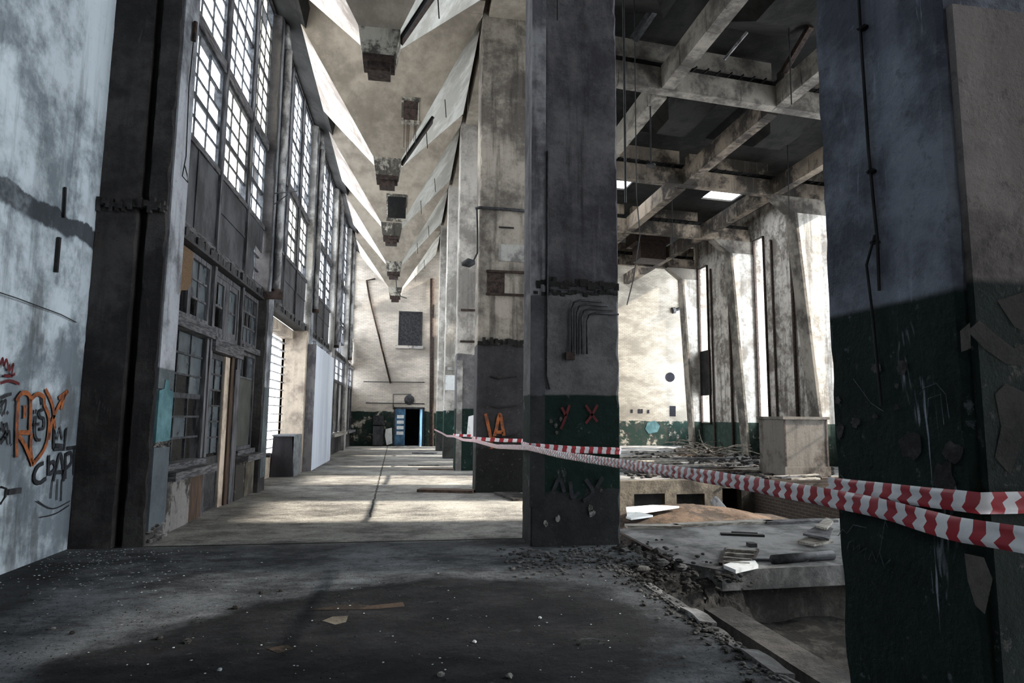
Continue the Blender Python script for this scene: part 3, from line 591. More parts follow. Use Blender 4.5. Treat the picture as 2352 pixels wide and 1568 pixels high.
# third light
B3 = root('window_7', (XW, 14.0, 0), kind='structure')
st('wall_dado_3', MB().box(-3.5, -3.22, 13.32, 14.0, 0, .74), M['plaster']); st('wall_dado_4', MB().box(-3.5, -3.2, 14.0, 14.7, 0, .74), M['tan'])
MB().box(-3.42, -3.0, 13.32, 14.7, .74, .86).build('sill', M['timber'], B3); MB().box(-3.42, -3.2, 13.32, 14.7, .86, .95).build('bottom_rail', M['timber'], B3)
q = MB(); ring(q, 13.32, 14.68, .95, 2.92, .07); grid(q, 13.39, 14.61, 2.42, 2.88, 3, 1); q.box(XW - .03, XW + .03, 13.39, 14.61, 2.38, 2.42); q.build('sash', M['timber_v'], B3)
MB().box(XW, XW + .012, 13.39, 14.61, 1.02, 2.38).build('clouded_sheet', M['cloud'], B3); panes(13.39, 14.61, 2.42, 2.86, 3, 1, miss={(1, 0)}).build('pane_glass', M['glass_d'], B3)
MB().box(XW - .1, XW + .14, 13.32, 14.7, 2.92, 3.04).build('transom', M['timber'], B3)
q = MB(); ring(q, 13.32, 14.68, 3.05, 4.14, .08); grid(q, 13.4, 14.6, 3.13, 4.06, 4, 3); q.build('upper_sash', M['timber_v'], B3)
panes(13.4, 14.6, 3.13, 4.06, 4, 3, miss={(0, 2), (1, 1), (0, 0), (2, 1), (3, 2)}).build('pane_glass', M['glass_d'], B3)
# lean-to behind the first bay
m = MB(); m.box(-7.2, -7.0, 9, 13.0, -.3, 4.2); m.box(-7.2, -7.0, 13.6, 15.0, -.3, 4.2); m.box(-7.2, -7, 13, 13.6, 3.2, 4.2); m.box(-7.2, -3.5, 9, 15.0, 4.25, 4.35); m.box(-7.2, -4.5, 8.8, 9, -.3, 4.3); m.box(-7.2, -3.6, 15.0, 15.25, -.3, 4.35); m.box(-7.2, -4.3, 9, 15, -.3, -.02)
st('wall_lean_to', m, M['pitcon'])
# alcove of the second bay
y0, y1 = bays[1]
m = MB(); m.box(-4.0, -3.08, y1 - .62, y1 - .36, 0, 4.16); m.box(-4.0, -3.46, y0 - .2, y0, 0, 4.2); st('wall_alcove', m, M['cream'])
st('ceiling_alcove', MB().box(-4.0, -3.46, y0, y1 - .55, 3.9, 4.15), M['cream'])
st('floor_outside', MB().box(-14, -4.3, 2, 45, -.4, -.02), M['slab'])
A = root('window_8', (-3.7, 17.8, 0), kind='structure')
for k in range(14): z = .75 + k * .23; MB().box(-3.76, -3.66, y0, y1 - .6, z, z + .022).build('louvre', M['pipe_lt'], A)
q = MB()
for yy in (y0, y0 + 1.4, y0 + 2.8, y1 - .62): q.box(-3.76, -3.70, yy, yy + .05, .6, 3.9)
q.build('frame', M['pipe_lt'], A); panes(y0, y1 - .6, .62, 3.9, 3, 1, x=-3.78).build('pane_glass', M['glass'], A)
st('wall_alcove_back', MB().box(-3.85, -3.62, y0, y1 - .55, 0, .62), M['cream'])
MB().tube([(-3.3, y0 + .1, .75), (-3.02, y0 + .1, .75)], .05, 8).build('bracket_stub', M['timber'], label='short grey stub fixed low on the second window pier', cat='bracket')
# third to fifth bay ground floor
for i in (2, 3, 4):
    y0, y1 = bays[i]; Wn = root('window_%d' % (7 + i), (XW, (y0 + y1) / 2, 0), kind='structure')
    st('wall_dado_%d' % (3 + i), MB().box(-3.6, -3.26, y0, y1, 0, .78), M['pier'])
    MB().box(-3.42, -2.95, y0, y1, .78, .90).build('sill', M['timber_lt'] if i == 3 else M['timber'], Wn)
    q = MB(); e = [y0 + (y1 - y0) * k / 3 for k in range(4)]
    for k in range(4): q.box(XW - .1, XW + .1, e[k] - .05, e[k] + .05, .9, 4.2)
    q.box(XW - .06, XW + .08, y0, y1, 3.1, 3.22); q.build('frame', M['timber_v'], Wn)
    for k in range(3):
        MB().box(XW - .02, XW + .01, e[k] + .05, e[k + 1] - .05, .92, 3.1).build('infill_board', M['pier_far'], Wn)
        g = MB(); grid(g, e[k] + .05, e[k + 1] - .05, 3.22, 4.15, 3, 3); g.build('sash', M['frame'], Wn); panes(e[k] + .05, e[k + 1] - .05, 3.22, 4.15, 3, 3).build('pane_glass', M['glass'], Wn)
# white sheeting screen, crate
r = root('sheeting_screen', (-2.9, 22.6, 0), 'tall white plastic sheeting screen standing on the floor by the windows', 'screen')
MB().box(-3.04, -2.74, 20.2, 24.9, 0.01, 3.78).build('sheeting', [M['panelw']], r)
MB().box(-3.24, -2.735, 20.16, 20.2, 0, 3.8).build('end_sheet', M['panelg'], r)
r = root('wrapped_crate', (-3.4, 19.3, 0), 'black plastic wrapped crate in the bright alcove', 'crate')
MB().hexa([(-3.6, 18.3, 0), (-3.02, 18.4, 0), (-3.05, 19.4, 0), (-3.6, 19.35, 0)], [(-3.58, 18.35, 1.08), (-3.1, 18.4, 1.08), (-3.1, 19.35, 1.08), (-3.58, 19.35, 1.08)]).build('body', M['crate'], r)
MB().box(-3.6, -3.02, 18.3, 19.42, 1.08, 1.12).build('lid', M['crate_s'], r)
MB().box(-3.05, -3.01, 18.4, 19.42, .0, 1.08).build('side_panel', M['crate_s'], r)
# ------------------------------------------------------------------ hoppers
holab = ['nearest concrete bunker hopper at the top of the frame', 'second hopper, with the rust-streaked square hole', 'third hopper, its square hole framed in black soot', 'fourth hopper along the aisle, small lamp wire below', 'farthest hopper in front of the end wall']
for i in range(5):
    yc = 11.2 + 5.83 * i; T = 11.15; Bz = 8.45
    if i == 4: T = 10.9
    xl, xr, yf, yb = -2.95, 1.6, yc - 2.8, yc + 2.35
    if i == 4: yb = YE - .05; yf = yc - 2.8
    r = root('bunker_hopper', (-.6, yc, 7.75), holab[i] if i >= 0 else 'concrete bunker hopper overhead nearest the camera', 'hopper')
    a = (-.97, yc - .32, Bz); b = (-.24, yc - .32, Bz); c = (-.24, yc + .30, Bz); d = (-.97, yc + .30, Bz)
    A_ = (xl, yf, T); B_ = (xr, yf, T); C_ = (xr, yb, T); D_ = (xl, yb, T)
    m = MB()
    def sub(p, q, s, t, mi, n=6):
        p, q, s, t = map(Vector, (p, q, s, t))
        for u in range(n):
            for v in range(n):
                f = lambda uu, vv: (p.lerp(q, uu / n)).lerp(t.lerp(s, uu / n), vv / n)
                m.face([f(u, v), f(u + 1, v), f(u + 1, v + 1), f(u, v + 1)], mi)
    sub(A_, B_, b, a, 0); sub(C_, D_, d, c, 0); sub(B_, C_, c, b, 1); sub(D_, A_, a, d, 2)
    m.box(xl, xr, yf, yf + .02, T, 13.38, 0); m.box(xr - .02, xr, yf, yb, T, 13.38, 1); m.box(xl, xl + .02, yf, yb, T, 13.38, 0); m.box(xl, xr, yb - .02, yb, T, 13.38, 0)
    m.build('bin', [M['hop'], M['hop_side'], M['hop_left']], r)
    o = MB(); o.hexa([(-.90, yc - .26, 8.0), (-.31, yc - .26, 8.0), (-.31, yc + .24, 8.0), (-.90, yc + .24, 8.0)], [a, b, c, d]); ot = o.build('outlet', M['outlet'], r)
    MB().box(-.88, -.33, yc - .24, yc + .22, 7.88, 8.0).box(-.8, -.40, yc - .2, yc + .18, 7.72, 7.9).build('gate', M['rust'], ot)
    # slot in the right flank
    if i in (0, 1):
        s_ = MB(); p = Vector(b).lerp(Vector(c), .30); q = Vector(b).lerp(Vector(c), .72); P2 = Vector(B_).lerp(Vector(C_), .30); Q2 = Vector(B_).lerp(Vector(C_), .42)
        nn = Vector((.75, 0, -.6)) * .05; f0, f1 = (.0, .42) if i else (.0, .55)
        pts = [p.lerp(P2, f0), q.lerp(Q2, f0), q.lerp(Q2, f1), p.lerp(P2, f1)]
        s_.hexa([v + nn for v in pts], pts); fs = s_.build('flank_slot', M['rust'], r)
        s_ = MB(); s_.tube([p + nn, (p.lerp(P2, f1)) + nn], .035, 6); s_.build('slot_rim', M['cable'], fs)
    if i in (1, 2):  # square hole in the front slope
        u = .35 if i == 1 else .16; cx = -.03 if i == 1 else -.42; w = .18 if i == 1 else .31; hh = .065 if i == 1 else .11
        P = lambda x, k: Vector((x, a[1] + (A_[1] - a[1]) * k - .012, a[2] + (A_[2] - a[2]) * k - .012))
        pts = [P(cx - w, u - hh), P(cx + w, u - hh), P(cx + w, u + hh), P(cx - w, u + hh)]
        q = MB(); q.hexa(pts, [v + Vector((0, .03, .03)) for v in pts]); sq_ = q.build('square_hole', M['rust'] if i == 1 else M['deck'], r)
        q = MB(); e2 = .05
        for (x0, x1, k0, k1) in ((cx - w - e2, cx - w, u - hh - .02, u + hh + .02), (cx + w, cx + w + e2 * .6, u - hh, u + hh + .02), (cx - w - e2, cx + w + e2, u - hh - .035, u - hh), (cx - w - e2, cx + w + e2, u + hh, u + hh + .025)):
            q.hexa([P(x0, k0), P(x1, k0), P(x1, k1), P(x0, k1)], [P(x0, k0) + Vector((0, .03, .03)), P(x1, k0) + Vector((0, .03, .03)), P(x1, k1) + Vector((0, .03, .03)), P(x0, k1) + Vector((0, .03, .03))])
        q.build('hole_rim', M['outlet'], sq_)
        if i == 1:
            q = MB()
            for x, ln in ((-.2, .2), (-.12, .28), (-.08, .22), (.06, .15), (.1, .2)):
                q.face([P(x, u - hh), P(x + .025, u - hh), P(x + .018, u - hh - ln), P(x + .006, u - hh - ln)])
            q.build('rust_streak', M['earth'], r)
    # hooks on the right flank
    for f_, g in ((.35, .5), (.6, .35)):
        q = MB(); p = Vector(b).lerp(Vector(c), .5).lerp(Vector(B_).lerp(Vector(C_), g), f_); q.tube([p, p + Vector((.04, 0, -.5))], .012, 5); q.build('hanging_rod', M['cable'], r)
st('trim_1', MB().hexa([(-3.3, 9.5, 10.93), (-2.5, 9.5, 10.62), (-2.5, YE, 10.62), (-3.3, YE, 10.93)], [(-3.3, 9.5, 11.3), (-2.38, 9.5, 10.95), (-2.38, YE, 10.95), (-3.3, YE, 11.3)]), M['deck'])
for i in range(6):
    y = 8.35 if i == 0 else YB[i] if i < 5 else 99
    if y < 90: MB().box(-2.95, 1.6, y - .55, y + .08, 11.16, 13.38).build('concrete_beam', M['hop'], label=['cross beam between the nearest two overhead bins', 'cross beam above the ridge of the first two hoppers', 'cross beam above the ridge of second and third hoppers', 'cross beam above the ridge of third and fourth hoppers', 'cross beam above the ridge of the last two hoppers'][i], cat='beam')
# ------------------------------------------------------------------ hall roof structure
YH = [8.35, 14.2, 20.05, 25.9, 31.75]
names = ['nearest', 'second', 'third', 'fourth', 'farthest']
for i, y in enumerate(YH):
    mt = 'beam' if i < 2 else 'beam_dirty'
    w = ['over the dark middle column', 'long pale one crossing the top of the hall', 'below the dark deck with short joist ends', 'just beyond the bright roof opening', 'against the white hall end wall'][i]
    r = root('concrete_beam', (9, y + .2, 9.85), '%s hall cross beam, %s' % (names[i], w), 'beam')
    pillar_mb(0, 1, 0, 1, 0, 1)  # (keeps the chip noise in step)
    m = MB(); n = 60
    for k in range(n):
        a = 2.87 + (15.8 - 2.87) * k / n; b = 2.87 + (15.8 - 2.87) * (k + 1) / n; q = .03 * max(0, mnoise.noise(Vector((a * 2, i * 5, 0))))
        m.hexa([(a, y + q, 9.88 + q), (b, y + q, 9.88 + q), (b, y + .3, 9.88), (a, y + .3, 9.88)], [(a, y, 10.46), (b, y, 10.46), (b, y + .45, 10.46), (a, y + .45, 10.46)])
    m.build('lower_beam', M[mt], r)
    MB().box(2.87, 9.45 if i < 4 else 15.8, y + .05, y + .4, 10.66, 11.12).build('upper_beam', M[mt], r)
    if i < 4: MB().box(9.85, 13.1, y + .05, y + .4, 10.66, 11.08).build('upper_beam', M['beam_dirty'], r)
    MB().box(2.87, 15.8, y + .12, y + .35, 10.46, 10.66).build('dark_gap_fill', M['deck'], r)  # black fill painted in for the shaded gap between the beams
    if i >= 1:
        for k in range(26):
            xx = 6.7 + k * .34
            MB().bar((xx, y + .1, 10.49), (xx + .1, y - .12, 10.56), .03, .04).build('joist_end', M['deck'], r)
for j, (x, w) in enumerate(((6.35, 'left'), (9.7, 'middle'), (13.4, 'right'))):
    for i in range(5):
        y0 = YH[i] + .45 if i else 2.0; y0 = YH[i] + .45; y1 = YH[i + 1] if i < 4 else YE
        t = ['nearest', 'second', 'third', 'fourth', 'farthest'][i]
        m = pillar_mb(0, 1, 0, 1, 0, 1) and MB(); n = 20
        for k in range(n):
            a = y0 + (y1 - y0) * k / n; b = y0 + (y1 - y0) * (k + 1) / n; q = .035 * max(0, mnoise.noise(Vector((a * 2.3, j * 5, 3))))
            m.hexa([(x - .17 + q, a, 9.9 + q), (x + .17, a, 9.9), (x + .17, b, 9.9), (x - .17 + q, b, 9.9 + q)], [(x - .17, a, 10.5), (x + .17, a, 10.5), (x + .17, b, 10.5), (x - .17, b, 10.5)])
        m.build('concrete_beam', M['beam' if (j == 0 or i < 1) else 'beam_dirty'], label='%s length of the %s lengthwise hall beam' % (t, w), cat='beam')
# steel and bunker clutter under the dark deck
for i, (x0, x1, y0, y1) in enumerate(((3.2, 6.0, 9.2, 13.6), (3.2, 6.0, 15.2, 19.3), (6.8, 9.3, 15.2, 19.4), (10.1, 13.0, 15.3, 19.3), (6.8, 9.3, 9.4, 13.5))):
    cx, cy = (x0 + x1) / 2, (y0 + y1) / 2; q = MB()
    q.hexa([(cx - .5, cy - .5, 10.5), (cx + .5, cy - .5, 10.5), (cx + .5, cy + .5, 10.5), (cx - .5, cy + .5, 10.5)], [(x0, y0, 11.34), (x1, y0, 11.34), (x1, y1, 11.34), (x0, y1, 11.34)])
    q.build('ash_bin', M['deck'], label=['black steel bin under the deck beside the dark middle column', 'black steel bin under the deck behind the second cross beam', 'black steel bin between second and third cross beams, middle', 'black steel bin between second and third cross beams, right', 'black steel bin overhead in front of the second cross beam'][i], cat='bin')
for (pa, pb, w_, mt_, lab) in (((1663, 137), (1716, 74), .06, 'pipe_lt', 'pale steel strut slanting under the dark deck above the long cross beam'), ((1455, 92), (1512, 8), .16, 'iron', 'dark slanting strut under the deck at the top left of the hall'), ((1540, 300), (1580, 262), .10, 'iron', 'short dark strut under the second deck bay'), ((1800, 165), (1862, 60), .14, 'rust', 'rusty strut under the deck beside the right pillar')):
    a = at(*pa, Z=10.7); b = at(*pb, Z=11.3); m = MB(); m.bar(a, b, w_, w_); m.build('steel_strut', M[mt_], warped=False, label=lab, cat='strut')
rd = [((4.4, 13.0), 8.0, 11.3), ((4.9, 11.5), 9.3, 11.3), ((8.0, 18.4), 8.9, 11.3), ((11.0, 22.0), 9.0, 11.3), ((10.3, 17.2), 9.2, 11.3)]
rl = ['long black rod hanging beside the dark middle column', 'short black rod hanging under the near deck', 'black rod with a disc hanging under the second deck bay', 'thin rod hanging near the bright roof opening', 'black rod hanging below the middle lengthwise beam']
for k, ((x, y), z0, z1) in enumerate(rd):
    pass
for k, (px_, t_, b_, Y_) in enumerate(((1437, -10, 465, 10.0), (1495, 270, 378, 15.5), (1545, 478, 600, 24.0), (1818, 185, 240, 12.5), (1813, 420, 500, 18.8))):
    a = at(px_ - (5 if k == 0 else 0), t_, Y=Y_); a.z = 11.34; b = at(px_, b_, Y=Y_); q = MB(); q.tube([a, b], .022 if k < 2 else .014, 8)
    r_ = q.build('hanging_rod', M['cable'], label=rl[k], cat='rod', warped=False)
    if k == 1: q = MB(); q.tube([b, b - Vector((0, 0, .04))], .13, 10); o = q.build('disc', M['cable'], r_, warped=False)
q = MB(); a = at(1462, 205, Y=13.0)
a = at(1560, 575, Y=29.0)
MB().box(11.6, 13.0, 29.4, 30.6, 9.7, 10.5).box(11.3, 13.15, 29.2, 30.8, 10.5, 11.33).build('ash_bin', M['rust'], label='rust brown steel bin under the deck near the hall end wall', cat='bin')
# ------------------------------------------------------------------ hall piers (tapered)
for k, (i, b0, t0, zb) in enumerate(((4, 15.5, 15.0, -.1), (3, 15.38, 14.75, -.1), (2, 15.02, 14.15, -.3))):
    y = YH[i] - (.1 if i == 4 else 0); r = root('tapered_pier', (15.4, y + .3, 0), ['farthest tapered white pier against the hall right wall', 'middle tapered white pier between two bright slit windows', 'nearest tapered pier rising behind the concrete box'][k], 'pier')
    pillar_mb(b0 + .02, 15.99, y, y + .5, zb, 9.3, .2, .02, 60 + k, top=(t0 + .02, 15.99)).build('web', M['hallcol'], r)
    MB().hexa([(b0 - .06, y - .07, zb), (b0 + .05, y - .07, zb), (b0 + .05, y + .55, zb), (b0 - .06, y + .55, zb)], [(t0 - .06, y - .07, 9.3), (t0 + .05, y - .07, 9.3), (t0 + .05, y + .55, 9.3), (t0 - .06, y + .55, 9.3)]).build('flange', M['beam'], r)
    m = MB(); m.hexa([(t0 - .06, y - .02, 9.3), (15.99, y - .02, 9.3), (15.99, y + .5, 9.3), (t0 - .06, y + .5, 9.3)], [(t0 - .9, y - .02, 9.9), (15.99, y - .02, 9.9), (15.99, y + .5, 9.9), (t0 - .9, y + .5, 9.9)]); m.build('haunch', M['beam'], r)
    MB().tube([(15.93, y - 1.5, -.1), (15.93, y - 1.5, 9.6)], .05, 8).build('downpipe', M['rust'], r)
wp = [(28.2, 'rusty drainpipe on the wall beyond the middle slit window'), (22.9, 'rusty drainpipe on the wall nearest the concrete box'), (34.0, 'rusty drainpipe in the far right corner of the hall')]
for y, l in wp: MB().tube([(15.9 if y < 32 else 17.7, y, 0), (15.9 if y < 32 else 17.7, y, 9.8)], .07, 8).build('drainpipe', M['rust'], smooth=True, label=l, cat='pipe')
q = MB(); q.box(15.93, 15.99, 30.5, 31.6, 2.9, 5.3); q.build('boarding', M['deck'], label='dark board across the farthest slit window', cat='board')
for k, (y0, y1, z0, z1) in enumerate(sl[:4]):
    Wn = root('window_%d' % (20 + k), (16.0, (y0 + y1) / 2, z0), kind='structure')
    q = MB(); q.box(15.9, 16.0, y0, y0 + .06, z0, z1); q.box(15.9, 16.0, y1 - .06, y1, z0, z1); q.box(15.9, 16.0, y0, y1, z0, z0 + .05); q.box(15.9, 16, y0, y1, z1 - .05, z1); q.build('frame', M['rust'], Wn)
for k, (y0, y1, z0, z1) in enumerate(sl[4:]):
    Wn = root('window_%d' % (24 + k), (16.2, (y0 + y1) / 2, z0), kind='structure'); q = MB(); ring(q, y0, y1, z0, z1, .08, x=16.2); grid(q, y0, y1, z0, z1, 4, 12, x=16.2); q.build('sash', M['frame'], Wn)  # unseen near bays, added for the light they admit
    if k < 2: panes(y0, y1, z0, z1, 4, 12, x=16.19).build('pane_glass', M['frost'], Wn)  # frosted panes added so direct sun comes in diffused
# ------------------------------------------------------------------ hall floor, slab, pit
def sheet(mb, x0, x1, y0, y1, f, nx, ny, m=0):
    b = len(mb.v)
    for j in range(ny + 1):
        for i in range(nx + 1):
            x = x0 + (x1 - x0) * i / nx; y = y0 + (y1 - y0) * j / ny; mb.v.append(Vector((x, y, f(x, y))))
    for j in range(ny):
        for i in range(nx): mb.f.append([b + j * (nx + 1) + i, b + j * (nx + 1) + i + 1, b + (j + 1) * (nx + 1) + i + 1, b + (j + 1) * (nx + 1) + i]); mb.m.append(m)
    return mb
def nz(x, y, s=1, o=0): return mnoise.fractal(Vector((x * s, y * s, o)), 1.0, 2.0, 4)
st('floor_hall', MB().box(3.15, 18.0, 16.6, YE, -.25, 0), M['slab'])
st('floor_slab', MB().hexa([(3.15, 7.35, -.22), (3.5, 6.78, -.22), (9.8, 6.4, -.22), (9.8, 9.75, -.22), (3.15, 9.5, -.22)], [(3.15, 7.35, 0), (3.5, 6.78, 0), (9.8, 6.4, 0), (9.8, 9.75, 0), (3.15, 9.5, 0)]), M['slab'])
m = MB(); m.box(3.62, 9.8, 6.95, 7.2, -1.4, -.22); st('wall_pit_back', m, M['pitcon'])
m = MB(); m.box(2.28, 2.42, -6, 7.0, -1.5, -.32); m.box(3.05, 3.36, 2.2, 6.35, -1.5, -.25); m.box(2.42, 3.4, 6.9, 7.0, -1.5, -.3); st('wall_pit_side', m, M['pitcon'])
m = sheet(MB(), 3.36, 15.8, -6, 7.2, lambda x, y: -.62 + .10 * nz(x, y, .8) + .04 * nz(x, y, 3) - .25 * max(0, min(1, (5 - y) / 3)), 60, 60)
sheet(m, 2.42, 3.1, -6, 7, lambda x, y: -.95 + .10 * nz(x, y, 1.5), 10, 50); st('floor_pit', m, M['rubble'], smooth=True)
# lower room between the slab and the far floor
m = MB(); m.box(2.9, 15.8, 16.45, 16.75, -1.6, -.01)
m.v = []; m.f = []; m.m = []
def holed3(m, x0, x1, y0, y1, z0, z1, holes):
    xs = sorted({x0, x1, *[h[0] for h in holes], *[h[1] for h in holes]}); zs = sorted({z0, z1, *[h[2] for h in holes], *[h[3] for h in holes]})
    for a, b in zip(xs, xs[1:]):
        for c, d in zip(zs, zs[1:]):
            if not any(h[0] <= (a + b) / 2 <= h[1] and h[2] <= (c + d) / 2 <= h[3] for h in holes): m.box(a, b, y0, y1, c, d)
holed3(m, 3.15, 10.0, 16.35, 16.62, -1.6, -.01, [(6.1, 7.0, -1.6, -.35), (7.35, 8.2, -1.6, -.38), (8.75, 9.35, -1.1, -.25)]); st('wall_lower_back', m, M['tan'])
st('wall_lower_right', MB().box(9.9, 15.8, 16.3, 16.62, -1.6, -.01).box(9.75, 9.95, 11.2, 16.6, -1.6, -.3), M['pitbrick'])
st('wall_lower_niche', MB().box(3.1, 16.2, 17.3, 17.5, -1.7, -.25).box(2.9, 3.1, 9.6, 17.5, -1.7, -.3).box(3.1, 16.2, 16.4, 17.3, -1.75, -1.6), M['deck'])
m = sheet(MB(), 3.1, 15.8, 9.4, 16.6, lambda x, y: -1.15 + .1 * nz(x, y, .9), 50, 30); st('floor_lower', m, M['rubble'], smooth=True)
hp = lambda x, y: -.25 + .36 * math.exp(-((x - 5.0) / 1.7) ** 2 - ((y - 11.0) / .95) ** 2) + .05 * nz(x, y, 1.6) - .9 * max(0, min(1, (y - 11.4) / 1.6)) - .6 * max(0, min(1, (x - 7.2) / 1.5))
sheet(MB(), 3.15, 9.5, 9.6, 13.2, hp, 60, 34).build('earth_mound', M['earth'], smooth=True, label='low brown earth mound behind the dusty slab', cat='earth', kind='stuff')
m = sheet(MB(), 2.35, 3.75, 6.1, 8.6, lambda x, y: -.12 + .10 * nz(x, y, 1.7, 3) + .07 * nz(x, y, 6, 5) + .10 * math.exp(-((x - 2.9) / .4) ** 2 - ((y - 7.8) / .8) ** 2) - .8 * max(0, min(1, (6.9 - y) * 1.2)) * max(0, min(1, (x - 2.6) * 1.5)), 50, 80)
for _ in range(420):
    x = random.uniform(2.2, 3.7); y = random.uniform(6.3, 8.6); lump(m, (x, y, .0 + random.uniform(-.1, .03)), random.uniform(.012, .045))
m.build('rubble', M['rubble'], label='crumbled dark rubble around the foot of the dark middle column', cat='rubble', kind='stuff')
# broken rim of the floor beside the trench
rnd = random.Random(5); y = 3.4; k = 0
rim = ['nearest broken rim block along the trench edge', 'second broken rim block along the trench edge', 'third broken rim block along the trench edge', 'fourth broken rim block along the trench edge', 'fifth broken rim block along the trench edge', 'rim block at the far end of the trench, by the rubble']
while k < 6:
    L = [.62, .45, .58, .40, .5, .45][k]; m = MB(); n = 9
    f = lambda yy, o: mnoise.noise(Vector((yy * 3.1, o + k * 3, 1))); mid_ = [.0, .012, -.01, .015, 0, -.01][k]
    for j in range(n):
        a = y + L * j / n; b = y + L * (j + 1) / n
        P_ = lambda yy: (2.415 + .025 * f(yy, 1), 2.55 + mid_ + .05 * f(yy, 2), .015 + mid_ + .015 * f(yy, 5))
        (l0, r0, h0), (l1, r1, h1) = P_(a), P_(b)
        m.hexa([(2.425, a, -.1), (r0 - .02, a, -.13), (r1 - .02, b, -.13), (2.425, b, -.1)], [(l0, a, h0), (r0, a, h0 - .02), (r1, b, h1 - .02), (l1, b, h1)])
    m.build('rim_block', M['slab'], label=rim[k], cat='block', group='broken rim along the trench'); y += L + .015; k += 1
m = MB()
for _ in range(900):
    yy = random.uniform(3.4, 7.9); xx = random.gauss(2.40, .09) if random.random() < .6 else random.gauss(2.75, .25)
    if xx < 1.9 or xx > 3.3: continue
    zz = .01 if xx < 2.5 else (-.9 if yy < 6.3 else -.05 - .5 * max(0, 6.9 - yy)); lump(m, (xx, yy, zz), random.uniform(.006, .026), 0, .7)
for _ in range(500):
    xx = random.uniform(1.2, 3.2); yy = random.gauss(7.7, .45)
    if yy < 8.3 and yy > 6.4: lump(m, (xx, yy, .008), random.uniform(.006, .03), 0, .7)
m.build('crushed_concrete', M['mid_rubble'], label='grey crushed concrete along the trench rim and column foot', cat='rubble', kind='stuff')
for k, (xx, yy, rr) in enumerate(((2.95, 7.2, .10), (3.1, 6.95, .08), (2.75, 7.9, .07), (2.62, 6.9, .09), (3.2, 7.25, .06))):
    m = MB(); lump(m, (xx, yy, .02), rr, 0, .6); m.build('concrete_lump', M['mid_rubble'], label=['largest concrete lump in the rubble beside the slab corner', 'concrete lump at the very corner of the slab', 'concrete lump near the foot of the middle column', 'concrete lump at the end of the trench', 'smallest concrete lump against the rusty slab edge'][k], cat='stone')
MB().hexa([(3.02, 7.3, -.2), (3.15, 7.3, -.2), (3.15, 9.2, -.2), (3.02, 9.2, -.2)], [(3.1, 7.32, 0.02), (3.15, 7.32, .02), (3.15, 9.2, .02), (3.1, 9.2, .02)]).build('steel_edge', M['rust'], label='rusty brown steel edge along the dusty slab', cat='edge plate')
# concrete box on the hall floor
r = root('concrete_box', (11.7, 17.5, 0), 'tall grey concrete box standing at the edge of the hall floor', 'box')
y0 = 17.4 - .8
MB().box(10.98, 12.5, y0, y0 + 1.35, .28, 1.66).build('body', M['cab'], r)
MB().box(10.93, 12.55, y0 - .05, y0 + 1.4, 1.66, 1.74).build('cap', M['cab'], r); MB().box(10.95, 12.53, y0 - .03, y0 + 1.37, 0, .28).build('plinth', M['cab'], r)
for xx in (10.985, 12.42): MB().box(xx, xx + .05, y0 - .012, y0 + .01, .3, 1.66).build('edge_strip', M['rust'], r)
# boards, slabs and pipes lying about
def board(pa, pb, w, h, mat, lab, Z=0.0, group=None, name='plank', up=0):
    a = at(*pa, Z=Z); b = at(*pb, Z=Z); m = MB(); m.bar(a + Vector((0, 0, h / 2 + up)), b + Vector((0, 0, h / 2)), w, h)
    return m.build(name, M[mat], warped=False, label=lab, cat='board', group=group)
board((962, 1128), (1088, 1131), .34, .06, 'board_br', 'wet brown board on the floor before the second column')
board((1160, 1134), (1205, 1150), .5, .05, 'rubble', 'broken dark floor patch by the dark middle column', name='floor_patch')
board((962, 1078), (1046, 1079), .28, .03, 'board_br', 'dark brown board on the floor before the third column')
board((937, 1069), (1008, 1069), .12, .03, 'timber', 'thin dark lath on the floor left of the third column')
board((950, 1041), (1000, 1042), .5, .05, 'timber', 'dark board on the floor by the farthest column')
board((1438, 1211), (1560, 1211), .22, .04, 'timber_lt', 'pale plank on the back edge of the slab, left one')
board((1545, 1209), (1770, 1199), .2, .04, 'timber_lt', 'pale plank on the back edge of the slab, middle one')
board((1760, 1202), (1915, 1197), .22, .04, 'timber', 'grey plank on the back edge of the slab, right one')
board((1655, 1228), (1755, 1232), .10, .03, 'cable', 'black lath lying across the middle of the slab')
board((1680, 1223), (1740, 1226), .06, .02, 'cable', 'short black lath behind the longer one on the slab')
board((1718, 1255), (1735, 1255), .12, .05, 'cable', 'small black block lying on the slab')
board((1700, 1288), (1855, 1290), .06, .03, 'timber', 'thin grey lath at the front of the slab')
a = at(1775, 1285, Z=.05); b = at(1912, 1274, Z=.05); MB().tube([a, b], .055, 12).build('pipe', M['iron'], warped=False, smooth=True, label='dark steel pipe lying on the slab by the right pillar', cat='pipe')
for k, (pp, z, lab) in enumerate(((((1830, 1250), (1870, 1262), (1915, 1256), (1880, 1243)), .02, 'broken grey board flat on the slab by the right pillar'), (((1845, 1245), (1905, 1262), (1915, 1240), (1885, 1232)), .09, 'broken grey board tilted on top of the flat one'), (((1876, 1238), (1900, 1250), (1916, 1234), (1900, 1228)), .16, 'small pale board topmost of the broken pile'))):
    q = [at(*p, Z=0) for p in pp]; m = MB(); m.hexa([v + Vector((0, 0, z + .02 * j)) for j, v in enumerate(q)], [v + Vector((0, 0, z + .03 + .02 * j)) for j, v in enumerate(q)]); m.build('broken_board', M['timber_lt'] if k != 1 else M['timber'], warped=False, label=lab, cat='board')
m = MB(); q = [at(*p, Z=0) for p in ((1662, 1306), (1685, 1298), (1735, 1296), (1742, 1306), (1690, 1318))]
m.hexa([v + Vector((0, 0, .005)) for v in q], [v + Vector((0, 0, .045)) for v in q]); m.build('pale_plate', M['paper'], warped=False, label='white flat plate on the front corner of the slab', cat='plate')
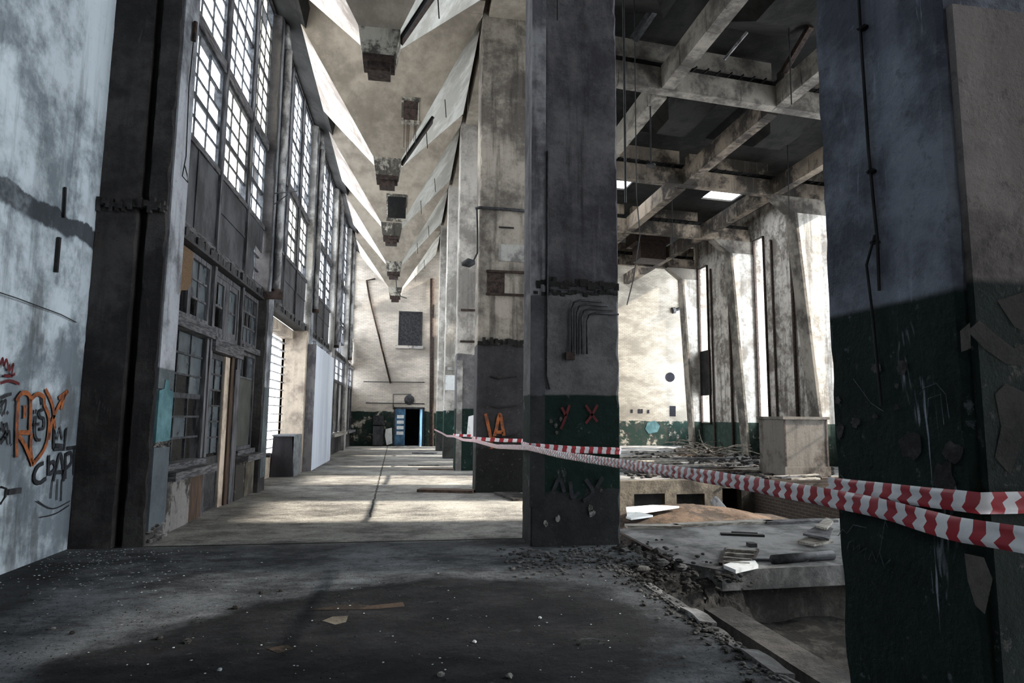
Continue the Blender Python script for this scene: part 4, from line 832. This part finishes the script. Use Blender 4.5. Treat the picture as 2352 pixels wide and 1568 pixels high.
# steel rack in the slab
r = root('grating', tuple(at(1695, 1280, Z=0)), 'small steel grating frame lying on the slab near the rubble', 'grating')
r.location = at(1695, 1280, Z=0); r['_w'] = list(r.location)
for (pa, pb) in (((1668, 1263), (1738, 1267)), ((1665, 1272), (1732, 1277)), ((1662, 1282), (1727, 1288)), ((1662, 1292), (1722, 1296))):
    m = MB(); m.bar(at(*pa, Z=.03), at(*pb, Z=.03), .05, .04); m.build('bar', M['timber_lt'], r, warped=False)
m = MB(); m.bar(at(1668, 1260, Z=.015), at(1655, 1295, Z=.015), .04, .03); m.build('side_rail', M['rust'], r, warped=False)
m = MB(); m.bar(at(1740, 1262, Z=.015), at(1722, 1300, Z=.015), .04, .03); m.build('side_rail', M['rust'], r, warped=False)
# grey pipe leaning in the lower room
MB().tube([(7.35, 12.6, -.95), (6.85, 13.3, -.12)], .11, 14).build('steel_pipe', M['pipe_lt'], smooth=True, label='pale grey pipe leaning in the sunken room behind the slab', cat='pipe')
for k, pp in enumerate((((1438, 1168), (1500, 1163), (1560, 1166), (1440, 1185)), ((1438, 1190), (1470, 1180), (1500, 1187), (1450, 1194)))):
    q = [at(*p, Z=.1) for p in pp]; m = MB(); m.hexa([v for v in q], [v + Vector((0, 0, .03)) for v in q]); m.build('plaster_board', M['paper'], warped=False, label=['large white board lying on the earth mound', 'small white board in front of the larger white board'][k], cat='board')
# litter of planks on the far floor: each its own object
rnd = random.Random(11); P0 = None
for k in range(46):
    px_ = rnd.uniform(1450, 1780); py_ = rnd.choice([1042, 1047, 1052, 1057, 1062, 1068, 1073, 1079, 1084]) + rnd.uniform(-2, 2)
    if k > 40: px_ = rnd.uniform(1790, 1880); py_ = rnd.uniform(1100, 1104)
    a = at(px_, py_, Z=.0); L = rnd.uniform(1.0, 3.4) * (1 if k < 41 else .3); an = rnd.uniform(-.35, .45)
    if a.x - L / 2 < 3.3 or a.x + L > 15: continue
    m = MB(); u = rnd.uniform(.0, .05); d = Vector((math.cos(an), math.sin(an), 0)) * L / 2
    m.bar(a - d + Vector((0, 0, .03 + u)), a + d + Vector((0, 0, .03 + u + rnd.uniform(-.02, .05))), rnd.uniform(.12, .3), rnd.uniform(.03, .06))
    m.build('plank', M[rnd.choice(['timber_lt', 'timber_lt', 'timber_lt', 'timber', 'timber_br'])], warped=False, label='loose plank in the littered boards on the far hall floor', cat='board', group='loose planks on the far hall floor')
m = MB()
for _ in range(900):
    a = at(rnd.uniform(1440, 1910), rnd.uniform(1037, 1100), Z=0)
    if 3.2 < a.x < 15.5 and a.y < 36: lump(m, (a.x, a.y, .03), rnd.uniform(.04, .13))
m.build('rubble', M['rubble'], warped=False, label='dark rubble scattered over the far hall floor', cat='rubble', kind='stuff')
m = MB()
for _ in range(60):
    a = at(rnd.uniform(1590, 1700), rnd.uniform(1030, 1050), Z=0); an = rnd.uniform(0, 6.28); p = a + Vector((0, 0, rnd.uniform(.05, .25))); pts = [p]; d = Vector((math.cos(an), math.sin(an), rnd.uniform(-.1, .5)))
    for j in range(5): p = p + d * rnd.uniform(.25, .45); p.z = max(p.z, .04); pts.append(p.copy()); d = (d + Vector((rnd.uniform(-.4, .4), rnd.uniform(-.4, .4), rnd.uniform(-.35, .15)))).normalized()
    pts = [q for q in pts if q.x < 15.2]
    if len(pts) > 2: m.tube(pts, [.03 * (1 - .8 * j / len(pts)) + .006 for j in range(len(pts))], 5)
m.build('brushwood', M['bark'], warped=False, label='tangle of dry branches at the foot of the far right wall', cat='branches', kind='stuff')
# ------------------------------------------------------------------ end walls, fittings
r = root('window_30', (.22, YE, 5.2), kind='structure')
a = at(919, 717, Y=YE); b = at(966, 795, Y=YE); zt, zb_, xa, xb = a.z, b.z, a.x, b.x
q = MB(); q.box(xa, xb, YE - .03, YE, zb_, zt); q.build('shutter', M['iron'], r)
q = MB()
for k in range(1, 6): xx = xa + (xb - xa) * k / 6; q.box(xx - .02, xx + .02, YE - .05, YE - .03, zb_, zt)
q.box(xa - .06, xa, YE - .06, YE, zb_, zt + .06); q.box(xb, xb + .06, YE - .06, YE, zb_, zt + .06); q.box(xa, xb, YE - .06, YE, zt, zt + .06); q.build('frame', M['iron'], r)
MB().box(xa - .2, xb + .15, YE - .2, YE, zb_ - .16, zb_).build('sill', M['plaster'], r)
def pipe(pts, rad, mat, lab, Y=None, X=None, name='pipe', cat='pipe'):
    k = dict(Y=Y) if Y is not None else dict(X=X)
    m = MB(); m.tube([at(*p, **k) for p in pts], rad, 8); return m.build(name, M[mat], warped=False, smooth=True, label=lab, cat=cat)
pipe([(862, 640), (842, 644), (848, 680), (897, 880)], .05, 'rust', 'crooked thin pipe slanting across the aisle end wall', Y=YE - .08)
pipe([(993, 640), (991, 1030)], .12, 'rust', 'dark downpipe in the right corner of the aisle end wall', Y=YE - .14)
pipe([(840, 925), (905, 926), (975, 927)], .025, 'iron', 'thin conduit above the blue door on the end wall', Y=YE - .04, name='conduit')
pipe([(903, 940), (903, 905), (945, 905)], .02, 'iron', 'bent thin conduit around the round bell', Y=YE - .04, name='conduit')
pipe([(835, 876), (975, 878)], .02, 'iron', 'long thin conduit high across the end wall', Y=YE - .04, name='conduit')
r = root('wall_bell', tuple(at(940, 918, Y=YE - .05)), 'round grey bell on the wall above the blue door', 'bell'); c = at(940, 918, Y=YE)
MB().tube([c, c - Vector((0, .06, 0)), c - Vector((0, .14, 0))], [.28, .28, .12], 20).build('dome', M['iron'], r); MB().tube([c - Vector((0, .14, 0)), c - Vector((0, .18, 0))], .05, 8).build('clapper', M['rust'], r)
D = root('door_2', (.3, YE, 0), kind='structure')
q = MB(); q.box(-.52, -.44, YE - .06, YE + .1, 0, 2.12); q.box(1.08, 1.16, YE - .06, YE + .1, 0, 2.12); q.box(-.52, 1.16, YE - .06, YE + .1, 2.05, 2.15); q.build('frame', M['iron'], D)
lf = MB().box(-.44, .12, YE - .05, YE - .01, .01, 2.04).build('door_leaf', M['blue'], D)
for k in range(4): z = 1.62 - k * .30; MB().box(-.34, .04, YE - .065, YE - .05, z - .09, z + .09).build('door_pane', M['paper'], lf)
lf = MB().hexa([(1.06, YE - .02, .01), (1.10, YE - .02, .01), (.92, YE - .62, .01), (.88, YE - .62, .01)], [(1.06, YE - .02, 2.04), (1.10, YE - .02, 2.04), (.92, YE - .62, 2.04), (.88, YE - .62, 2.04)]).build('door_leaf', M['blue'], D)
for k in range(4):
    z = 1.62 - k * .30; MB().hexa([(.90, YE - .54, z - .1), (1.03, YE - .1, z - .1), (1.02, YE - .1, z - .1), (.885, YE - .54, z - .1)], [(.90, YE - .54, z + .1), (1.03, YE - .1, z + .1), (1.02, YE - .1, z + .1), (.885, YE - .54, z + .1)]).build('door_pane', M['paper'], lf)
r = root('wall_cabinet', (-1.3, YE, 0), 'dark metal cabinet standing left of the blue door', 'cabinet')
MB().box(-1.62, -1.05, YE - .25, YE, 0.02, 1.1).build('body', M['iron'], r); MB().box(-1.60, -1.07, YE - .28, YE - .25, .06, 1.06).build('door', M['sheet'], r)
MB().box(-1.62, -1.05, YE - .2, YE, 1.16, 1.68).build('fuse_box', M['iron'], label='grey fuse box on the wall above the dark cabinet', cat='fuse box')
q = MB(); pp = [(886, 985), (900, 982), (901, 1018), (888, 1022), (884, 1000)]; q.face([at(*p, Y=YE - .01) for p in pp][::-1]); q.build('paint_patch', M['paper'], warped=False, label='whitish paint patch on the green dado left of the door', cat='paint patch')
MB().hexa([(-.35, YE - .5, 0), (1.0, YE - .5, 0), (1.0, YE - .02, 0), (-.35, YE - .02, 0)], [(-.35, YE - .48, .04), (1.0, YE - .48, .04), (1.0, YE - .02, .05), (-.35, YE - .02, .05)]).build('door_threshold', M['plaster'], label='low concrete step at the foot of the blue door', cat='step')
# hall end wall fittings (the wall is turned a little)
def hy(px_, py_, off=0):
    d = R3 @ Vector((px_ - W / 2, -(py_ - H / 2), -FPX)); # plane y = YE + .1 (x-3)
    t = (YE - .3 - off) / (d.y - .1 * d.x); return Vector((0, 0, EYE)) + d * t
m = MB(); m.tube([hy(1568, 590, .16), hy(1568, 640, .16), hy(1567, 700, .16), hy(1560, 709, .16), hy(1548, 712, .16)], .11, 10); o = m.build('drainpipe', M['iron'], warped=False, smooth=True, label='dark drainpipe with an elbow on the white hall end wall', cat='pipe')
m = MB(); m.tube([hy(1550, 712, .08), hy(1544, 713, .08)], .2, 12); m.build('pipe_flange', M['iron'], o, warped=False)
for k, (px_, py_, w_, h_, lab) in enumerate(((1545, 944, 7, 12, 'dark square hole low in the white hall end wall'), (1451, 944, 2.5, 4, 'small dark peg hole at the left of the row'), (1468, 944, 2.5, 5, 'small dark peg hole second in the row'), (1474, 944, 2.5, 5, 'small dark peg hole third in the row'), (1489, 945, 2.5, 4, 'small dark peg hole at the right of the row'))):
    m = MB(); m.face([hy(px_ - w_, py_ + h_, .01), hy(px_ + w_, py_ + h_, .01), hy(px_ + w_, py_ - h_, .01), hy(px_ - w_, py_ - h_, .01)]); m.build('wall_hole', M['void'], warped=False, label=lab, cat='hole')
m = MB(); m.face([hy(1539 + 11 * math.cos(a * .4), 866 - 11 * math.sin(a * .4), .01) for a in range(16)]); m.build('wall_hole', M['void'], warped=False, label='round black hole in the white hall end wall', cat='hole')
m = MB(); m.face([hy(*p, .012) for p in ((1482, 985), (1487, 970), (1505, 966), (1516, 978), (1510, 992), (1490, 996))][::-1]); m.build('paint_patch', M['turq'], warped=False, label='pale turquoise patch on the green dado of the hall end wall', cat='paint patch')
# ------------------------------------------------------------------ graffiti and fittings on the left wall
def ribbon(mb, pts, w, ax='X', off=.004):
    pts = [Vector(p) for p in pts]; L = []
    for i, p in enumerate(pts):
        d = (pts[min(i + 1, len(pts) - 1)] - pts[max(i - 1, 0)]).normalized(); n = Vector((1, 0, 0)) if ax == 'X' else Vector((0, -1, 0))
        s = n.cross(d).normalized() * w / 2; q = p + n * off; L.append((q - s, q + s))
    for a, b in zip(L, L[1:]): mb.face([a[0], b[0], b[1], a[1]])
def sm(pts, n=5):
    out = []; P = [pts[0]] + list(pts) + [pts[-1]]
    for i in range(1, len(P) - 2):
        for k in range(n):
            t = k / n; f = lambda j: .5 * (2 * P[i][j] + (P[i + 1][j] - P[i - 1][j]) * t + (2 * P[i - 1][j] - 5 * P[i][j] + 4 * P[i + 1][j] - P[i + 2][j]) * t * t + (3 * P[i][j] - P[i - 1][j] - 3 * P[i + 1][j] + P[i + 2][j]) * t ** 3)
            out.append((f(0), f(1)))
    return out + [pts[-1]]
def tagart(strokes, w, mat, lab, X=-3.998, name='graffiti', Y=None, smooth=True):
    m = MB()
    for s in strokes:
        ww = w
        if isinstance(s[0], (int, float)): ww = s[0]; s = s[1:]
        P_ = sm(s) if smooth and len(s) > 2 else s
        if Y is None: ribbon(m, [at(*p, X=X) for p in P_], ww)
        else: ribbon(m, [at(*p, Y=Y) for p in P_], ww, 'Y')
    return m.build(name, M[mat], warped=False, label=lab, cat='graffiti')
tagart([[(38, 1050), (38, 990), (42, 912)], [(37, 920), (50, 903), (65, 905), (70, 925), (68, 990)], [(68, 920), (85, 905), (100, 912), (102, 930), (112, 960), (108, 1010), (96, 1040), (75, 1065), (72, 1060), (56, 1020), (42, 995), (70, 993)], [(57, 930), (56, 960)], [(72, 995), (70, 1030), (74, 1060)], [(104, 893), (120, 930), (126, 985)], [(156, 897), (138, 925), (120, 965), (112, 1010)], [(156, 897), (134, 915)], [(150, 900), (140, 940)]], .05, 'orange', 'orange spray letters on the pale left wall')
tagart([[(95, 915), (97, 930)], [(80, 950), (82, 940)], [(100, 940), (90, 945), (92, 957), (101, 962), (100, 982), (90, 985)], [(76, 975), (90, 973)], [(82, 955), (80, 990), (84, 1008), (93, 1010)]], .035, 'black', 'small black letters written inside the orange ones')
tagart([[(123, 1030), (124, 985), (131, 1008), (137, 980), (142, 1008), (152, 982), (147, 1032), (123, 1030)], [(128, 1022), (144, 1024)]], .05, 'black', 'black crown sprayed on the left wall', smooth=False)
tagart([[(100, 1063), (88, 1070), (79, 1088), (80, 1104), (92, 1108), (106, 1098)], [(112, 1045), (111, 1092)], [(112, 1066), (122, 1060), (126, 1075), (114, 1090)], [(122, 1105), (132, 1060), (138, 1042), (143, 1060), (146, 1105)], [(126, 1085), (146, 1083)], [(150, 1040), (150, 1100)], [(150, 1045), (162, 1040), (163, 1062), (152, 1075)], [(152, 1030), (178, 1026)], [(170, 1030), (168, 1090)], [.02, (120, 1105), (116, 1145)], [.02, (132, 1100), (130, 1148)], [.02, (142, 1100), (140, 1150)], [.015, (85, 1150), (120, 1168), (160, 1150)], [.015, (90, 1188), (125, 1180), (158, 1160)]], .048, 'black', 'large black handwritten tag under the crown')
tagart([[(0, 838), (5, 822), (8, 840), (14, 825), (20, 850), (30, 835), (26, 860), (34, 858)], [(0, 880), (20, 874), (36, 878), (44, 882)], [(8, 862), (28, 864)]], .03, 'darkred', 'dark red scribble at the left edge of the wall')
tagart([[(0, 915), (14, 908), (26, 904)], [(0, 935), (12, 918), (10, 940), (2, 955)], [(14, 945), (18, 950)], [(2, 968), (6, 990), (14, 972), (16, 1000), (4, 1010)], [(0, 1020), (10, 1005), (20, 990), (22, 1020)], [(24, 1020), (25, 1023)]], .035, 'black', 'black scribble at the left edge below the red one')
r = root('switch_plate', tuple(at(30, 1130, X=-4.0)), 'small steel bracket plate fixed low on the pale wall', 'bracket'); r.location = at(30, 1130, X=-4.0); r['_w'] = list(r.location)
a = at(18, 1130, X=-3.98); b = at(46, 1126, X=-3.98); m = MB(); m.bar(a, b, .03, .06); m.build('bar', M['iron'], r, warped=False)
m = MB(); m.tube([at(2, 1118, X=-3.98), at(14, 1122, X=-3.96), at(12, 1140, X=-3.96), at(0, 1158, X=-3.98)], .012, 6); m.build('cable', M['cable'], r, warped=False)
m = MB(); a = at(150, 430, X=-3.99); b = at(147, 500, X=-3.99); m.bar(a, b, .02, .03); m.build('wall_strip', M['cable'], warped=False, label='thin dark strip high on the pale left wall', cat='strip')
m = MB(); m.bar(at(136, 545, X=-3.99), at(129, 625, X=-3.99), .03, .04); m.build('wall_strip', M['cable'], warped=False, label='thicker dark strip lower on the pale left wall', cat='strip')
m = MB(); m.tube([at(0, 672, X=-3.98), at(40, 685, X=-3.98), at(140, 722, X=-3.98), at(175, 740, X=-3.98)], .006, 5); m.build('wall_cable', M['cable'], warped=False, label='thin cable sagging across the pale left wall', cat='cable')
# letters sprayed on the columns
tagart([[(1115, 950), (1121, 975), (1128, 1010), (1130, 1030)], [(1133, 1010), (1140, 985), (1146, 955), (1150, 955), (1155, 985), (1160, 1015)], [(1138, 992), (1156, 992)]], .07, 'orange', 'orange sprayed letters on the second column', Y=14.27)
tagart([[(1288, 985), (1298, 960), (1308, 930)], [(1290, 935), (1300, 955)], [(1345, 930), (1362, 955), (1372, 968)], [(1372, 930), (1358, 955), (1345, 972)]], .035, 'darkred', 'two dark red crosses on the middle column', Y=8.335)
tagart([[(1270, 1130), (1280, 1105), (1288, 1102), (1296, 1130)], [(1310, 1105), (1315, 1140), (1330, 1130)], [(1345, 1100), (1362, 1130), (1340, 1150)], [(1385, 1095), (1370, 1120)]], .05, 'black', 'faded black letters low on the middle column', Y=8.335)
# ------------------------------------------------------------------ floor litter
m = MB(); rnd = random.Random(3)
for _ in range(520):
    if rnd.random() < .7: a = at(min(620, max(0, rnd.gauss(215, 130))), 1262 + abs(rnd.gauss(0, 45)), Z=0)
    else: a = at(rnd.uniform(0, 1500), rnd.uniform(1270, 1560), Z=0)
    if a.x < -3.95 or a.x > 2.3 or (a.x > 1.5 and a.y < 2.5): continue
    lump(m, (a.x, a.y, .006), rnd.uniform(.003, .011) * (.6 + a.y * .07), 0, .4)
m.build('plaster_chips', M['chip'], warped=False, label='white plaster chips scattered over the dark floor', cat='chips', kind='stuff')
m = MB()
for _ in range(1500):
    a = at(rnd.uniform(0, 1750), rnd.uniform(1290, 1568), Z=0)
    if a.x < -3.95 or a.x > 2.35 or (a.x > 1.5 and a.y < 2.5): continue
    lump(m, (a.x, a.y, .004), rnd.uniform(.002, .008), 0, .6)
m.build('grit', M['rubble'], warped=False, label='dark grit strewn over the near floor', cat='grit', kind='stuff')
for px_, py_, s_, mt in ((430, 1476, .035, 'plaster'), (1012, 1552, .03, 'plaster'), (1170, 1555, .03, 'plaster'), (600, 1363, .03, 'rubble'), (540, 1398, .035, 'rubble'), (645, 1358, .025, 'plaster'), (122, 1445, .02, 'plaster'), (165, 1455, .025, 'rubble'), (505, 1540, .02, 'chip'), (1090, 1475, .02, 'chip'), (1330, 1480, .02, 'rubble'), (365, 1468, .03, 'rubble'), (1240, 1420, .02, 'chip')):
    a = at(px_, py_, Z=0); m = MB(); lump(m, (a.x, a.y, s_ * .3), s_, 0, .8)
    m.build('stone', M[mt], warped=False, label='small broken stone on the near floor', cat='stone', group='small stones on the near floor')
# pale scuffs where the oil has worn off
for k, pp in enumerate((((700, 1400), (760, 1392), (800, 1386), (850, 1390), (925, 1382), (930, 1392), (860, 1398), (780, 1400)), ((740, 1425), (765, 1415), (800, 1413), (795, 1428), (770, 1434)), ((610, 1488), (660, 1480), (675, 1488), (640, 1500)))):
    m = MB(); m.face([at(*p, Z=.003) for p in pp]); m.build('floor_scuff', M['earth'] if k != 1 else M['tan'], warped=False, label=['long pale scuff across the oily floor patch', 'short pale scuff below the long one', 'faint brown scuff near the front of the oily patch'][k], cat='scuff')
# ------------------------------------------------------------------ barrier tape
def tape(path, hw, name, lab, step=.042, phase=0, parent=None, jit=.004):
    P_ = [Vector(p) for p in path]; seg = [(b - a).length for a, b in zip(P_, P_[1:])]; tot = sum(seg)
    def pos(s):
        for a, b, l in zip(P_, P_[1:], seg):
            if s <= l: return a.lerp(b, s / l), (b - a).normalized()
            s -= l
        return P_[-1], (P_[-1] - P_[-2]).normalized()
    n = int(tot / step); R_ = 5; m = MB(); g = []
    for i in range(n + 1):
        p, d = pos(i * step); side = Vector((d.y, -d.x, 0)).normalized()
        if side.length < .1: side = Vector((1, 0, 0))
        row = []
        for k in range(R_):
            v = (k / (R_ - 1) - .5) * 2; wv = jit * math.sin(i * .7 + k * 1.9) + jit * 1.2 * (1 if k % 2 else -1) + jit * mnoise.noise(Vector((i * .3, k, phase)))
            row.append(p + Vector((0, 0, v * hw * (1 + .06 * mnoise.noise(Vector((i * .11, 0, 2)))))) + side * wv + d * (.007 * math.sin(v * 2.6)))
        g.append(row)
    b = len(m.v)
    for row in g: m.v += row
    for i in range(n):
        for k in range(R_ - 1):
            m.f.append([b + i * R_ + k, b + (i + 1) * R_ + k, b + (i + 1) * R_ + k + 1, b + i * R_ + k + 1]); m.m.append((i + phase) % 2)
    return m.build(name, [M['red'], M['white']], parent, warped=False, smooth=True, **({} if parent else dict(label=lab, cat='tape')))
main = [(1.50, 31.7, 1.02), (1.52, 25.8, 1.0), (1.53, 23, .97), (1.55, 20.0, 1.05), (1.56, 17, 1.05), (1.56, 14.2, 1.13), (1.58, 11, 1.15), (1.605, 8.3, 1.26), (1.605, 6.5, 1.27), (1.607, 4.55, 1.315), (1.608, 3.2, 1.345), (1.61, 2.23, 1.355), (1.605, 1.95, 1.352), (1.60, 1.70, 1.335), (1.60, 1.47, 1.345), (1.6, 1.0, 1.36)]
tape(main, .035, 'barrier_tape', 'long red and white barrier tape strung past all the columns')
tape([(1.635, 8.97, 1.27), (1.632, 8.33, 1.27), (1.70, 8.31, 1.27), (2.2, 8.31, 1.235), (2.86, 8.31, 1.215), (2.89, 8.36, 1.215), (2.89, 8.9, 1.22)], .045, 'barrier_tape', 'strip of barrier tape wound round the dark middle column', step=.06)
tape([(1.57, 14.9, 1.17), (1.57, 14.24, 1.17), (1.62, 14.22, 1.17), (2.2, 14.22, 1.14), (2.86, 14.22, 1.13)], .04, 'barrier_tape', 'strip of barrier tape wound round the second column', step=.1)
tape([(1.57, 20.6, 1.08), (1.57, 20.04, 1.08), (1.62, 20.0, 1.08), (2.86, 20.0, 1.05)], .04, 'barrier_tape', 'strip of barrier tape wound round the third column', step=.12)
tape([(1.625, 2.30, 1.40), (1.622, 2.1, 1.405), (1.62, 1.85, 1.412), (1.618, 1.66, 1.418), (1.625, 1.625, 1.418), (1.8, 1.62, 1.42), (2.4, 1.62, 1.43), (3.02, 1.62, 1.44)], .031, 'barrier_tape', 'strip of barrier tape wound round the close right pillar', step=.042, phase=1)
# cables hanging
m = MB(); m.tube([at(1440, 700, Y=12), at(1455, 640, Y=12), at(1470, 540, Y=12.2), at(1462, 450, Y=12.4), Vector(tuple(at(1462, 380, Y=12.4))[:2] + (11.34,))], .012, 5); m.build('hanging_cable', M['cable'], warped=False, label='thin loose cable hanging beside the middle column', cat='cable')
m = MB(); m.tube([(-.5, 28.8, 7.8), (-.45, 28.9, 7.3), (-.25, 29.0, 7.0), (0, 29.1, 6.95)], .02, 6); m.build('hanging_cable', M['cable'], label='short curled wire under the fourth hopper', cat='cable')
for o in bpy.data.objects:
    if '_w' in o: del o['_w']
